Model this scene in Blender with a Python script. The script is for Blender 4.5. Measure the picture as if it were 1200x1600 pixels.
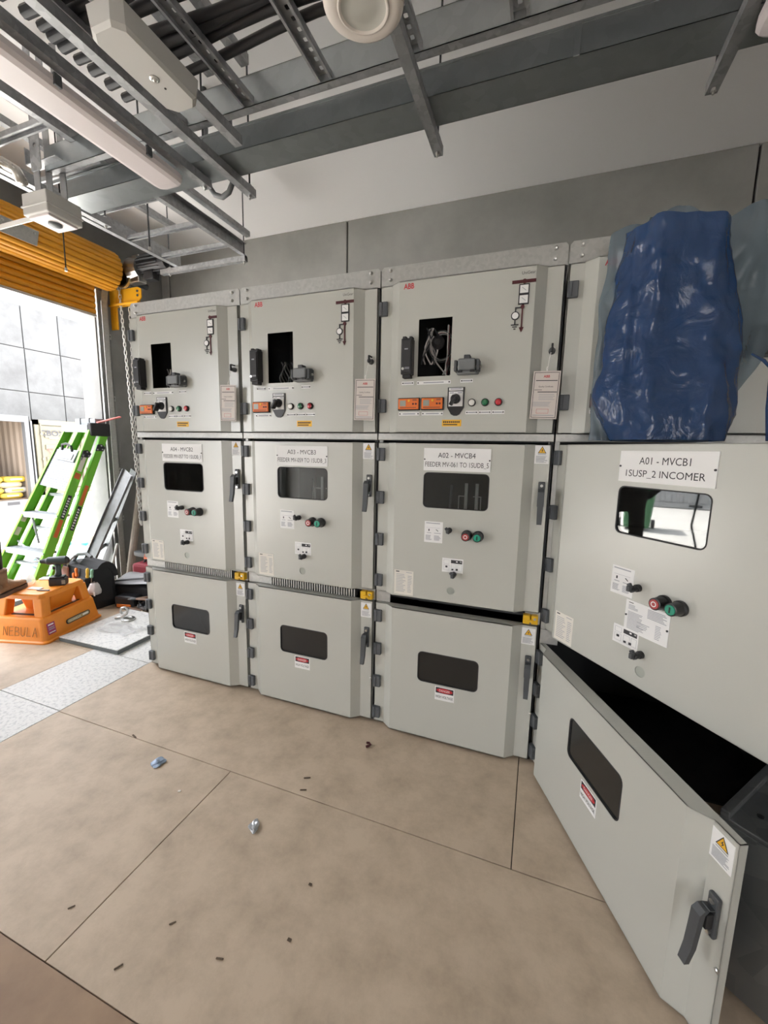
import bpy, bmesh, math, random
from mathutils import Vector, Matrix, noise
from mathutils.geometry import tessellate_polygon

PI = math.pi
scene = bpy.context.scene
for o in list(bpy.data.objects):
    bpy.data.objects.remove(o)
COL = scene.collection

# ------------------------------------------------------------------ camera
cam_d = bpy.data.cameras.new('camera')
cam = bpy.data.objects.new('camera', cam_d)
COL.objects.link(cam)
CPOS = Vector((2.3483, -1.9347, 1.4457))
yaw, pitch, roll = -0.354, 0.1463, 0.020
F_ = Vector((math.sin(yaw)*math.cos(pitch), math.cos(yaw)*math.cos(pitch), -math.sin(pitch)))
R_ = Vector((math.cos(yaw), -math.sin(yaw), 0))
U_ = R_.cross(F_)
R2 = R_*math.cos(roll) + U_*math.sin(roll)
U2 = -R_*math.sin(roll) + U_*math.cos(roll)
m = Matrix.Identity(4)
for i in range(3):
    m[i][0] = R2[i]; m[i][1] = U2[i]; m[i][2] = -F_[i]; m[i][3] = CPOS[i]
cam.matrix_world = m
cam_d.sensor_fit = 'HORIZONTAL'
cam_d.sensor_width = 36.0
cam_d.lens = 650.05/1200*36
cam_d.clip_start = 0.02
cam_d.clip_end = 400
scene.camera = cam

# ------------------------------------------------------------------ world, sun, portal, exposure
world = bpy.data.worlds.new('world')
scene.world = world
world.use_nodes = True
nt = world.node_tree
nt.nodes.clear()
wo = nt.nodes.new('ShaderNodeOutputWorld')
bg = nt.nodes.new('ShaderNodeBackground')
sky = nt.nodes.new('ShaderNodeTexSky')
sky.sky_type = 'NISHITA'
sky.sun_disc = False
sky.sun_elevation = math.radians(58)
sky.sun_rotation = math.radians(-12)
sky.air_density = 1.0
sky.dust_density = 4.0
mixw = nt.nodes.new('ShaderNodeMixRGB')
mixw.inputs[0].default_value = 0.93
mixw.inputs[2].default_value = (2.0, 2.0, 2.05, 1)
nt.links.new(sky.outputs[0], mixw.inputs[1])
nt.links.new(mixw.outputs[0], bg.inputs[0])
bg.inputs[1].default_value = 1.0
nt.links.new(bg.outputs[0], wo.inputs[0])

sun_d = bpy.data.lights.new('sun', 'SUN')
sun_d.energy = 8.0
sun_d.angle = math.radians(3)
sun_d.color = (1.0, 0.95, 0.88)
sun = bpy.data.objects.new('sun', sun_d)
COL.objects.link(sun)
sd = Vector((0.0, -0.45, -0.9))          # direction of travel
sun.rotation_euler = sd.to_track_quat('-Z', 'Y').to_euler()

def portal(name, loc, rot, sx, sy):
    d = bpy.data.lights.new(name, 'AREA')
    d.shape = 'RECTANGLE'; d.size = sx; d.size_y = sy
    d.cycles.is_portal = True
    o = bpy.data.objects.new(name, d)
    COL.objects.link(o)
    o.location = loc; o.rotation_euler = rot
portal('door_portal', (-2.1, -.2, 1.35), (0, math.radians(-90), 0), 2.75, 2.7)
portal('added_side_opening_portal', (-2.1, -3.575, 1.35), (0, math.radians(-90), 0), 2.7, 1.65)  # portal of the unseen side doorway added for daylight

portal('added_front_opening_portal', (3.65, -4.75, 1.1), (math.radians(90), 0, 0), .7, 2.2)  # portal of the unseen front opening, added to brighten the room

scene.view_settings.view_transform = 'Standard'
scene.view_settings.look = 'None'
scene.view_settings.gamma = 1.0
scene.view_settings.use_curve_mapping = False
scene.view_settings.exposure = 2.33

# ------------------------------------------------------------------ materials
MATS = {}
def mat(name, col=(.5, .5, .5), rough=.5, metal=0.0, noise_amt=0.0, nscale=8.0, col2=None, bump=0.0, bscale=40.0,
        spec=.5, detail=6, coat=0.0, sharp=(.35, .65)):
    if name in MATS: return MATS[name]
    mt = bpy.data.materials.new(name)
    mt.use_nodes = True
    n = mt.node_tree
    b = n.nodes['Principled BSDF']
    b.inputs['Base Color'].default_value = (*col, 1)
    b.inputs['Roughness'].default_value = rough
    b.inputs['Metallic'].default_value = metal
    b.inputs['Specular IOR Level'].default_value = spec
    b.inputs['Coat Weight'].default_value = coat
    tc = n.nodes.new('ShaderNodeTexCoord')
    if noise_amt > 0 or col2 is not None:
        t = n.nodes.new('ShaderNodeTexNoise')
        t.inputs['Scale'].default_value = nscale
        t.inputs['Detail'].default_value = detail
        t.inputs['Roughness'].default_value = .68 if detail > 9 else .6
        n.links.new(tc.outputs['Object'], t.inputs['Vector'])
        r = n.nodes.new('ShaderNodeValToRGB')
        r.color_ramp.elements[0].position = sharp[0]
        r.color_ramp.elements[1].position = sharp[1]
        c2 = col2 if col2 is not None else tuple(c*(1-noise_amt) for c in col)
        r.color_ramp.elements[0].color = (*c2, 1)
        r.color_ramp.elements[1].color = (*col, 1)
        n.links.new(t.outputs['Fac'], r.inputs['Fac'])
        n.links.new(r.outputs['Color'], b.inputs['Base Color'])
    if bump > 0:
        t2 = n.nodes.new('ShaderNodeTexNoise')
        t2.inputs['Scale'].default_value = bscale
        t2.inputs['Detail'].default_value = 4
        n.links.new(tc.outputs['Object'], t2.inputs['Vector'])
        bp = n.nodes.new('ShaderNodeBump')
        bp.inputs['Strength'].default_value = bump
        bp.inputs['Distance'].default_value = .004
        n.links.new(t2.outputs['Fac'], bp.inputs['Height'])
        n.links.new(bp.outputs['Normal'], b.inputs['Normal'])
    MATS[name] = mt
    return mt

def glass_mat(name, tint=(.55, .58, .57), refl=1.0, rough=.02, base=0.0):
    if name in MATS: return MATS[name]
    mt = bpy.data.materials.new(name); mt.use_nodes = True
    n = mt.node_tree; n.nodes.clear()
    out = n.nodes.new('ShaderNodeOutputMaterial')
    tr = n.nodes.new('ShaderNodeBsdfTransparent'); tr.inputs[0].default_value = (*tint, 1)
    gl = n.nodes.new('ShaderNodeBsdfGlossy'); gl.inputs['Roughness'].default_value = rough
    gl.inputs[0].default_value = (refl, refl, refl, 1)
    fr = n.nodes.new('ShaderNodeFresnel'); fr.inputs[0].default_value = 1.45
    ad = n.nodes.new('ShaderNodeMath'); ad.operation = 'ADD'; ad.inputs[1].default_value = base; ad.use_clamp = True
    mx = n.nodes.new('ShaderNodeMixShader')
    n.links.new(fr.outputs[0], ad.inputs[0]); n.links.new(ad.outputs[0], mx.inputs[0])
    n.links.new(tr.outputs[0], mx.inputs[1]); n.links.new(gl.outputs[0], mx.inputs[2])
    n.links.new(mx.outputs[0], out.inputs[0])
    MATS[name] = mt
    return mt

def film_mat(name, col, alpha, rough=.25, transl=.5, bump=.6, bscale=9):
    """thin plastic film: see-through share, diffuse/translucent share and gloss"""
    if name in MATS: return MATS[name]
    mt = bpy.data.materials.new(name); mt.use_nodes = True
    n = mt.node_tree; n.nodes.clear()
    out = n.nodes.new('ShaderNodeOutputMaterial')
    tr = n.nodes.new('ShaderNodeBsdfTransparent'); tr.inputs[0].default_value = (*[min(1, c*1.2+.35) for c in col], 1)
    b = n.nodes.new('ShaderNodeBsdfPrincipled')
    b.inputs['Base Color'].default_value = (*col, 1); b.inputs['Roughness'].default_value = rough
    b.inputs['Specular IOR Level'].default_value = .7
    tl = n.nodes.new('ShaderNodeBsdfTranslucent'); tl.inputs[0].default_value = (*col, 1)
    m1 = n.nodes.new('ShaderNodeMixShader'); m1.inputs[0].default_value = transl*.5
    m2 = n.nodes.new('ShaderNodeMixShader'); m2.inputs[0].default_value = alpha
    tc = n.nodes.new('ShaderNodeTexCoord'); t = n.nodes.new('ShaderNodeTexNoise')
    t.inputs['Scale'].default_value = bscale; t.inputs['Detail'].default_value = 5; t.inputs['Distortion'].default_value = 1.2
    n.links.new(tc.outputs['Object'], t.inputs['Vector'])
    bp = n.nodes.new('ShaderNodeBump'); bp.inputs['Strength'].default_value = bump; bp.inputs['Distance'].default_value = .02
    n.links.new(t.outputs['Fac'], bp.inputs['Height']); n.links.new(bp.outputs['Normal'], b.inputs['Normal'])
    n.links.new(b.outputs[0], m1.inputs[1]); n.links.new(tl.outputs[0], m1.inputs[2])
    n.links.new(tr.outputs[0], m2.inputs[1]); n.links.new(m1.outputs[0], m2.inputs[2])
    n.links.new(m2.outputs[0], out.inputs[0])
    MATS[name] = mt
    return mt

def galv_mat(name, base=(.50, .51, .52), rough=.42, dark=.75, scale=14):
    if name in MATS: return MATS[name]
    mt = bpy.data.materials.new(name); mt.use_nodes = True
    n = mt.node_tree; b = n.nodes['Principled BSDF']
    b.inputs['Metallic'].default_value = .9
    tc = n.nodes.new('ShaderNodeTexCoord')
    v = n.nodes.new('ShaderNodeTexVoronoi'); v.inputs['Scale'].default_value = scale*3
    t = n.nodes.new('ShaderNodeTexNoise'); t.inputs['Scale'].default_value = scale; t.inputs['Detail'].default_value = 5
    n.links.new(tc.outputs['Object'], v.inputs['Vector']); n.links.new(tc.outputs['Object'], t.inputs['Vector'])
    mx = n.nodes.new('ShaderNodeMixRGB'); mx.inputs[0].default_value = .5
    n.links.new(t.outputs['Fac'], mx.inputs[1]); n.links.new(v.outputs['Color'], mx.inputs[2])
    r = n.nodes.new('ShaderNodeValToRGB')
    r.color_ramp.elements[0].position = .3; r.color_ramp.elements[1].position = .7
    r.color_ramp.elements[0].color = (*[c*dark for c in base], 1); r.color_ramp.elements[1].color = (*base, 1)
    n.links.new(mx.outputs[0], r.inputs['Fac']); n.links.new(r.outputs['Color'], b.inputs['Base Color'])
    mr = n.nodes.new('ShaderNodeMapRange'); mr.inputs['To Min'].default_value = rough-.08; mr.inputs['To Max'].default_value = rough+.12
    n.links.new(t.outputs['Fac'], mr.inputs['Value']); n.links.new(mr.outputs[0], b.inputs['Roughness'])
    MATS[name] = mt
    return mt

RAL = mat('cabinet_paint', (.475, .48, .437), .27, bump=.04, bscale=420, spec=.9)
RALE = mat('cabinet_edge_metal', (.42, .42, .40), .38, metal=.35, noise_amt=.12, nscale=30)
LINER_SHADE = mat('compartment_shade', (.035, .036, .036), .6)  # dark grey, with the shade of unlit compartments put into the colour
HINGE = mat('hinge_plastic', (.085, .092, .10), .5)
BLACK = mat('black_plastic', (.012, .012, .014), .38)
BLK2 = mat('matt_black', (.02, .02, .022), .6)
DGREY = mat('dark_grey_plastic', (.06, .065, .07), .45)
MGREY = mat('mid_grey_plastic', (.16, .17, .175), .42)
WHITE = mat('white_label', (.78, .78, .77), .55)
CREAM = mat('cream_label', (.70, .67, .60), .6)
INK = mat('printed_ink', (.03, .03, .035), .6)
GINK = mat('grey_print', (.33, .34, .37), .6)
REDINK = mat('red_ink', (.50, .02, .03), .5)
DRED = mat('dark_red_line', (.07, .008, .012), .5)
YELLOW = mat('yellow_label', (.78, .43, .02), .5)
LATCH = mat('yellow_latch', (.72, .42, .01), .4)
ORANGE = mat('relay_orange', (.72, .16, .02), .45)
LCD = mat('relay_screen', (.32, .33, .28), .3)
BTNW = mat('lens_white', (.75, .74, .70), .25, coat=.5)
BTNG = mat('lens_green', (.01, .16, .06), .25, coat=.5)
BTNR = mat('lens_red', (.45, .02, .03), .25, coat=.5)
PBG = mat('push_green', (.01, .27, .17), .35)
PBR = mat('push_red', (.38, .05, .05), .35)
STEEL = mat('bright_steel', (.62, .62, .60), .28, metal=1)
GALV = galv_mat('galvanised', rough=.52)
GALVD = galv_mat('galvanised_sheet', base=(.42, .45, .46), rough=.34, scale=7, dark=.90)
GALVP = galv_mat('galvanised_plate', base=(.50, .50, .48), rough=.52, scale=26, dark=.88)
GALVM = galv_mat('galvanised_dull', base=(.26, .27, .28), rough=.62, scale=12, dark=.85)
GLASS = glass_mat('door_glass', base=.04)
DGLASS = glass_mat('dark_door_glass', tint=(.80, .82, .81), base=0.0)
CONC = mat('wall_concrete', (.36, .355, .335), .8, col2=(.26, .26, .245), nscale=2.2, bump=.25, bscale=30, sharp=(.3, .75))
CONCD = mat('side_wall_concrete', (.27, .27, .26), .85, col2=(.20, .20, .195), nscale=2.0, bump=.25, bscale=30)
CEIL = mat('ceiling_panel', (.90, .89, .885), .6)
BOARD = mat('floor_board_mat', (.54, .435, .325), .56, col2=(.385, .305, .222), nscale=6.5, bump=.25, bscale=14, sharp=(.30, .60), detail=15)
BOARD2 = mat('floor_board_brown', (.37, .255, .165), .65, col2=(.24, .155, .10), nscale=4.0, bump=.15, bscale=25, sharp=(.3, .65), detail=9)
TILE = mat('floor_tile_mat', (.62, .62, .60), .5, col2=(.42, .43, .43), nscale=55, bump=.1, bscale=60, sharp=(.32, .52), detail=3)
TILEE = mat('tile_core', (.11, .12, .12), .7)
SUB = mat('subfloor', (.06, .05, .04), .9)
SHUT = mat('shutter_yellow', (.68, .30, .015), .45, noise_amt=.15, nscale=6)
YPAINT = mat('yellow_paint', (.75, .36, .01), .45)

def white_diff(name, col, rough=.45):
    return mat(name, col, rough)
LAMPW = mat('lamp_diffuser', (.72, .66, .66), .35)
LAMPB = mat('lamp_body', (.56, .55, .52), .5)
DISCW = mat('lamp_trim_white', (.74, .68, .62), .45)
DISCG = mat('lamp_lens_grey', (.50, .49, .44), .35)

# ------------------------------------------------------------------ mesh builder
_text = {}
def text_mesh(s, bold=False):
    k = s
    if k in _text: return _text[k]
    c = bpy.data.curves.new('lettering', 'FONT')
    c.body = s; c.size = 1.0; c.align_x = 'CENTER'; c.resolution_u = 3
    if s in ('ABB', 'CBOX'): c.offset = .022
    o = bpy.data.objects.new('lettering', c)
    COL.objects.link(o)
    dg = bpy.context.evaluated_depsgraph_get()
    me = o.evaluated_get(dg).to_mesh()
    vs = [v.co.copy() for v in me.vertices]; fs = [tuple(p.vertices) for p in me.polygons]
    o.evaluated_get(dg).to_mesh_clear()
    bpy.data.objects.remove(o); bpy.data.curves.remove(c)
    _text[k] = (vs, fs)
    return _text[k]

def rr(x0, z0, x1, z1, r=0.0, n=4):
    if r <= 0: return [(x0, z0), (x1, z0), (x1, z1), (x0, z1)]
    p = []
    for cx, cz, a0 in ((x1-r, z0+r, -90), (x1-r, z1-r, 0), (x0+r, z1-r, 90), (x0+r, z0+r, 180)):
        for i in range(n+1):
            a = math.radians(a0 + 90*i/n)
            p.append((cx + r*math.cos(a), cz + r*math.sin(a)))
    return p
def circ(cx, cz, r, n=20):
    return [(cx + r*math.cos(2*PI*i/n), cz + r*math.sin(2*PI*i/n)) for i in range(n)]

class MB:
    def __init__(s): s.v = []; s.f = []; s.mi = []; s.mats = []
    def m(s, mt):
        if mt not in s.mats: s.mats.append(mt)
        return s.mats.index(mt)
    def add(s, vs, fs, mt):
        o = len(s.v); k = s.m(mt)
        s.v += [tuple(v) for v in vs]
        for f in fs: s.f.append(tuple(i+o for i in f)); s.mi.append(k)
        return s
    def box(s, x0, y0, z0, x1, y1, z1, mt, M=None):
        vs = [Vector(p) for p in ((x0,y0,z0),(x1,y0,z0),(x1,y1,z0),(x0,y1,z0),(x0,y0,z1),(x1,y0,z1),(x1,y1,z1),(x0,y1,z1))]
        if M: vs = [M @ v for v in vs]
        return s.add(vs, [(0,3,2,1),(4,5,6,7),(0,1,5,4),(1,2,6,5),(2,3,7,6),(3,0,4,7)], mt)
    def bbox(s, x0, y0, z0, x1, y1, z1, b, mt, M=None):
        """box with bevelled edges"""
        bm = bmesh.new()
        bmesh.ops.create_cube(bm, size=1)
        for v in bm.verts:
            v.co = Vector(((x0+x1)/2 + v.co.x*(x1-x0), (y0+y1)/2 + v.co.y*(y1-y0), (z0+z1)/2 + v.co.z*(z1-z0)))
        bmesh.ops.bevel(bm, geom=bm.edges[:], offset=b, segments=2, profile=.5, affect='EDGES')
        bm.verts.index_update()
        vs = [v.co.copy() for v in bm.verts]; fs = [tuple(v.index for v in f.verts) for f in bm.faces]
        bm.free()
        if M: vs = [M @ v for v in vs]
        return s.add(vs, fs, mt)
    def quad(s, a, b, c, d, mt): return s.add([a, b, c, d], [(0, 1, 2, 3)], mt)
    def prism(s, poly, axis, a0, a1, mt, M=None):
        """extrude a 2-D polygon along an axis ('x': poly=(y,z); 'y': (x,z); 'z': (x,y))"""
        def P(p, a):
            return {'x': (a, p[0], p[1]), 'y': (p[0], a, p[1]), 'z': (p[0], p[1], a)}[axis]
        n = len(poly)
        vs = [Vector(P(p, a0)) for p in poly] + [Vector(P(p, a1)) for p in poly]
        if M: vs = [M @ v for v in vs]
        fs = [(i, (i+1) % n, n+(i+1) % n, n+i) for i in range(n)] + [tuple(range(n-1, -1, -1)), tuple(range(n, 2*n))]
        return s.add(vs, fs, mt)
    def plate(s, outer, holes, y0, y1, mt, M=None, edge=None):
        """sheet in the xz plane with real holes, front at y0, back at y1"""
        loops = [outer] + list(holes)
        tri = tessellate_polygon([[Vector((p[0], p[1], 0)) for p in l] for l in loops])
        flat = [p for l in loops for p in l]
        n = len(flat)
        vs = [Vector((p[0], y0, p[1])) for p in flat] + [Vector((p[0], y1, p[1])) for p in flat]
        if M: vs = [M @ v for v in vs]
        fs = [tuple(t) for t in tri] + [tuple(n+i for i in t[::-1]) for t in tri]
        s.add(vs, fs, mt)
        o = 0; sf = []
        for l in loops:
            k = len(l)
            sf += [(o+i, o+(i+1) % k, n+o+(i+1) % k, n+o+i) for i in range(k)]
            o += k
        return s.add(vs, sf, edge or mt)
    def cyl(s, a, b, r, mt, n=12, r2=None, caps=True):
        a = Vector(a); b = Vector(b); d = (b-a).normalized()
        u = d.orthogonal().normalized(); w = d.cross(u)
        r2 = r if r2 is None else r2
        vs = [a + (u*math.cos(2*PI*i/n) + w*math.sin(2*PI*i/n))*r for i in range(n)] + \
             [b + (u*math.cos(2*PI*i/n) + w*math.sin(2*PI*i/n))*r2 for i in range(n)]
        fs = [(i, (i+1) % n, n+(i+1) % n, n+i) for i in range(n)]
        if caps: fs += [tuple(range(n-1, -1, -1)), tuple(range(n, 2*n))]
        return s.add(vs, fs, mt)
    def tube(s, pts, r, mt, n=8, closed=False, flat=1.0, caps=True):
        pts = [Vector(p) for p in pts]; N = len(pts)
        rs = r if isinstance(r, (list, tuple)) else [r]*N
        vs = []; u = None
        for i, p in enumerate(pts):
            if closed: d = pts[(i+1) % N] - pts[i-1]
            else: d = pts[min(i+1, N-1)] - pts[max(i-1, 0)]
            d.normalize()
            if u is None: u = d.orthogonal().normalized()
            else: u = (u - d*u.dot(d)).normalized()
            w = d.cross(u)
            for k in range(n):
                a = 2*PI*k/n
                vs.append(p + (u*math.cos(a) + w*math.sin(a)*flat)*rs[i])
        fs = []
        for i in range(N if closed else N-1):
            j = (i+1) % N
            for k in range(n):
                fs.append((i*n+k, i*n+(k+1) % n, j*n+(k+1) % n, j*n+k))
        if not closed and caps: fs += [tuple(range(n-1, -1, -1)), tuple(range((N-1)*n, N*n))]
        return s.add(vs, fs, mt)
    def lathe(s, prof, mt, n=24, M=None, mats=None):
        """profile of (radius, z) turned about z"""
        vs = []; 
        for r, z in prof:
            for k in range(n):
                vs.append(Vector((r*math.cos(2*PI*k/n), r*math.sin(2*PI*k/n), z)))
        if M: vs = [M @ v for v in vs]
        o = len(s.v); s.v += [tuple(v) for v in vs]
        for i in range(len(prof)-1):
            mm = s.m(mats[i] if mats else mt)
            for k in range(n):
                s.f.append((o+i*n+k, o+i*n+(k+1) % n, o+(i+1)*n+(k+1) % n, o+(i+1)*n+k)); s.mi.append(mm)
        s.f.append(tuple(o+k for k in range(n-1, -1, -1))); s.mi.append(s.m(mats[0] if mats else mt))
        e = (len(prof)-1)*n
        s.f.append(tuple(o+e+k for k in range(n))); s.mi.append(s.m(mats[-1] if mats else mt))
        return s
    def text(s, t, cx, y, z, h, w, mt, M=None):
        """flat lettering facing -y, cap height h, width w (0 = natural), centred on cx, baseline z"""
        vs, fs = text_mesh(t)
        xs = [v.x for v in vs]
        k = h/.72
        wid = max(xs)-min(xs); c = (max(xs)+min(xs))/2
        kx = (w/wid) if w else k
        out = [Vector((cx + (v.x-c)*kx, y, z + v.y*k)) for v in vs]
        if M: out = [M @ v for v in out]
        return s.add(out, fs, mt)
    def rows(s, x0, z1, x1, z0, y, mt, n, fill=.5, seed=1, ragged=True, M=None):
        """lines of illegibly small print"""
        rg = random.Random(seed); dz = (z1-z0)/n
        for i in range(n):
            xe = x1 - (rg.random()*.35*(x1-x0) if ragged else 0)
            vs = [Vector(p) for p in ((x0, y, z1-dz*i-dz*fill), (xe, y, z1-dz*i-dz*fill), (xe, y, z1-dz*i), (x0, y, z1-dz*i))]
            if M: vs = [M @ v for v in vs]
            s.add(vs, [(0, 1, 2, 3)], mt)
        return s
    def mesh(s, name, smooth=False, bevel=0):
        me = bpy.data.meshes.new(name)
        me.from_pydata(s.v, [], s.f)
        for mt in s.mats: me.materials.append(mt)
        me.polygons.foreach_set('material_index', s.mi)
        if smooth: me.polygons.foreach_set('use_smooth', [True]*len(me.polygons))
        me.update()
        return me
    def build(s, name, parent=None, loc=(0, 0, 0), rot=(0, 0, 0), smooth=False, label=None, cat=None, group=None, kind=None):
        return link(name, s.mesh(name, smooth), parent, loc, rot, label, cat, group, kind)

def link(name, me, parent=None, loc=(0, 0, 0), rot=(0, 0, 0), label=None, cat=None, group=None, kind=None):
    o = bpy.data.objects.new(name, me)
    COL.objects.link(o)
    o.location = loc; o.rotation_euler = rot
    if parent: o.parent = parent
    tag(o, label, cat, group, kind)
    return o
def tag(o, label=None, cat=None, group=None, kind=None):
    if label: o['label'] = label
    if cat: o['category'] = cat
    if group: o['group'] = group
    if kind: o['kind'] = kind
    return o
def empty(name, loc, label=None, cat=None, group=None, rotz=0, rot=None):
    o = bpy.data.objects.new(name, None)
    COL.objects.link(o)
    o.empty_display_size = .1
    o.location = loc; o.rotation_euler = rot or (0, 0, rotz)
    return tag(o, label, cat, group)
_cache = {}
def shared(key, fn, smooth=False):
    if key not in _cache: _cache[key] = fn().mesh(key, smooth)
    return _cache[key]

# ================================================================== ROOM SHELL
XL, YB, H = -1.9, 2.0, 3.6
XR, YF = 5.6, -4.6
OP0, OP1, OPH = -1.36, 1.15, 3.0
OQ0, OQ1 = -4.4, -2.75              # unseen doorway added in the same wall to bring in more daylight     # above: roller door opening in the left wall

b = MB(); b.box(XL-.25, YF, -.30, XR, YB, -.014, SUB)
floor = b.build('floor', kind='structure')
def fboard(x0, y0, x1, y1, mt, z0=-.014, z1=0.0, g=.0018, name='floor_board'):
    bb = MB(); bb.bbox(x0+g, y0+g, z0, x1-g, y1-g, z1, .0012, mt)
    return bb.build(name, floor)
# beige boards in front of and below the switchgear
fboard(-.025, -.585, 2.352, .63, BOARD); fboard(2.352, -.585, 4.72, .63, BOARD); fboard(4.72, -.585, 6.98, .63, BOARD)
fboard(-.025, -1.345, 1.137, -.585, BOARD); fboard(1.137, -1.345, 3.45, -.585, BOARD); fboard(3.45, -1.345, 5.8, -.585, BOARD)
fboard(-.025, .63, 2.352, 1.98, BOARD); fboard(2.352, .63, 4.72, 1.98, BOARD)
fboard(-.025, -2.55, 1.9, -1.345, BOARD2, z1=.003); fboard(1.9, -2.55, 4.3, -1.345, BOARD, z1=-.001)
fboard(-.025, -5.1, 2.2, -2.55, BOARD); fboard(2.2, -5.1, 4.6, -2.55, BOARD)
# pale access-floor tiles, then boards again by the door
for yy in ((-2.38, -1.78), (-1.78, -1.18), (-1.18, -.58), (-.58, -.02), (-.02, .58), (.58, 1.18), (1.18, 1.78)):
    fboard(-.55, yy[0], -.025, yy[1], TILE, name='floor_tile', g=.0025)
fboard(-1.9, -2.4, -.55, -.05, BOARD, z1=-.001); fboard(-1.9, -.05, -.55, 1.2, BOARD, z1=-.001); fboard(-1.9, 1.2, -.55, 1.98, BOARD, z1=-.001)
fboard(-1.9, -5.1, -.55, -2.4, BOARD, z1=-.001)

b = MB(); b.box(XL-.25, YF, H, XR, YB+.2, H+.15, CEIL)
ceiling = b.build('ceiling', kind='structure')

WPAINT = mat('wall_white_paint', (.74, .73, .70), .7)
wb = MB(); wb.box(XL-.25, YB+.02, -.3, XR, YB+.2, H, SUB)
wall_back = wb.build('wall_back', kind='structure')
xs = [XL, -1.77, .476, 3.628, 6.9]
for i in range(len(xs)-1):
    bb = MB(); bb.bbox(xs[i]+.008, YB-.03, -.02, xs[i+1]-.008, YB+.03, H, .006, CONC)
    bb.build('wall_panel', wall_back)

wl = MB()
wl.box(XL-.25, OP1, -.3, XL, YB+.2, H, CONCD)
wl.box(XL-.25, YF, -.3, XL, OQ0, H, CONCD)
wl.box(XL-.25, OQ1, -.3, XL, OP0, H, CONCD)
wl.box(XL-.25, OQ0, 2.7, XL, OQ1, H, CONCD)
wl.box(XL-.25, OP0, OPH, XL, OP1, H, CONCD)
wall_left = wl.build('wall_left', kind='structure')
wr = MB(); wr.box(XR, YF, -.3, XR+.2, YB+.2, H, WPAINT); wr.build('wall_right', kind='structure')
OR0, OR1 = 3.3, 4.0                # unseen opening added behind the viewer to let in daylight
wf = MB(); wf.box(XL-.25, YF-.2, -.3, OR0, YF, H, WPAINT); wf.box(OR1, YF-.2, -.3, XR+.2, YF, H, WPAINT); wf.box(OR0, YF-.2, 2.2, OR1, YF, H, WPAINT); wf.build('wall_front', kind='structure')

# ================================================================== SWITCHGEAR
A_, B_, P_ = .107, .117, .057     # chamfer start left / right, depth of the raised face
MY = -.022

def door_mb(W, r0, r1, holes, name):
    b = MB()
    xa, xb = A_, W-B_
    b.plate(rr(xa, r0, xb, r1), holes, -P_, -P_+.003, RAL)
    xl, xr = .062, W-.075
    # side chamfers
    b.quad((xl, MY, r0), (xa, -P_, r0), (xa, -P_, r1), (xl, MY, r1), RAL)
    b.quad((xb, -P_, r0), (xr, MY, r0), (xr, MY, r1), (xb, -P_, r1), RAL)
    # margins with folded edges
    b.box(.006, MY, r0, xl, MY+.003, r1, RAL)
    b.box(xr, MY, r0, W-.010, MY+.003, r1, RAL)
    b.box(.006, MY, r0, .009, -.001, r1, RAL)
    b.box(W-.013, MY, r0, W-.010, -.001, r1, RAL)
    # top and bottom folds
    for z, s in ((r0, 1), (r1, -1)):
        vs = [(.006, MY, z), (xl, MY, z), (xa, -P_, z), (xb, -P_, z), (xr, MY, z), (W-.010, MY, z), (W-.010, -.001, z), (.006, -.001, z)]
        vs2 = [(x, y, z+.003*s) for x, y, _ in vs]
        n = len(vs)
        b.add(vs+vs2, [tuple(range(n)), tuple(range(n, 2*n))] + [(i, (i+1) % n, n+(i+1) % n, n+i) for i in range(n)], RAL)
    return b

def hinge_mb():
    b = MB()
    b.bbox(.003, -.040, -.031, .043, -.0225, .031, .003, HINGE)
    b.bbox(.008, -.044, -.029, .020, -.038, .029, .002, HINGE)
    return b
def handle_mb():
    b = MB()   # origin at the middle of the base plate, facing -y
    b.bbox(-.014, -.012, -.055, .014, 0, .055, .004, DGREY)
    b.cyl((0, -.012, .038), (0, -.016, .038), .006, STEEL, 10)
    b.cyl((0, -.012, -.045), (0, -.016, -.045), .006, STEEL, 10)
    # lever: pivots at the upper part, swings out and down
    path = [(0, -.010, .022), (0, -.034, .026), (0, -.046, .014), (0, -.050, -.030), (0, -.055, -.080), (0, -.066, -.122)]
    vs = []
    ws = [.011, .012, .013, .012, .0115, .010]
    for (x, y, z), w in zip(path, ws):
        vs += [(x-w, y-.005, z), (x+w, y-.005, z), (x+w, y+.008, z), (x-w, y+.008, z)]
    fs = [(0, 3, 2, 1), (20, 21, 22, 23)]
    for i in range(5):
        for k in range(4):
            fs.append((i*4+k, i*4+(k+1) % 4, i*4+4+(k+1) % 4, i*4+4+k))
    b.add(vs, fs, DGREY)
    b.bbox(-.009, -.030, -.030, .009, -.010, .010, .003, BLK2)
    return b
def knob_mb():
    b = MB()   # origin on the door face, axis -y
    M = Matrix.Rotation(PI/2, 4, 'X')
    b.lathe([(.013, 0), (.013, .012), (.0105, .014), (.0105, .030), (.009, .034), (.009, .040)], BLACK, 14, M)
    b.bbox(-.020, -.040, -.0065, .012, -.028, .0065, .003, DGREY, Matrix.Rotation(math.radians(55), 4, 'Y'))
    b.bbox(-.006, -.052, -.007, .006, -.036, .012, .002, DGREY)
    return b
def push_mb(mt, sign):
    def f():
        b = MB()
        M = Matrix.Rotation(PI/2, 4, 'X')
        b.lathe([(.0245, 0), (.0245, .010), (.0215, .014), (.0195, .040), (.0195, .046), (.0155, .047)], BLACK, 22, M)
        b.lathe([(.0155, .0465), (.0155, .049), (.014, .050)], mt, 22, M)
        if sign == 'I': b.box(-.002, -.0515, -.009, .002, -.0505, .009, WHITE if mt == PBR else BLACK)
        else:
            b.lathe([(.009, .0502), (.009, .0506), (.006, .0506)], PBR, 18, M, mats=[PBR, WHITE, PBR])
        return b
    return f
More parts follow.
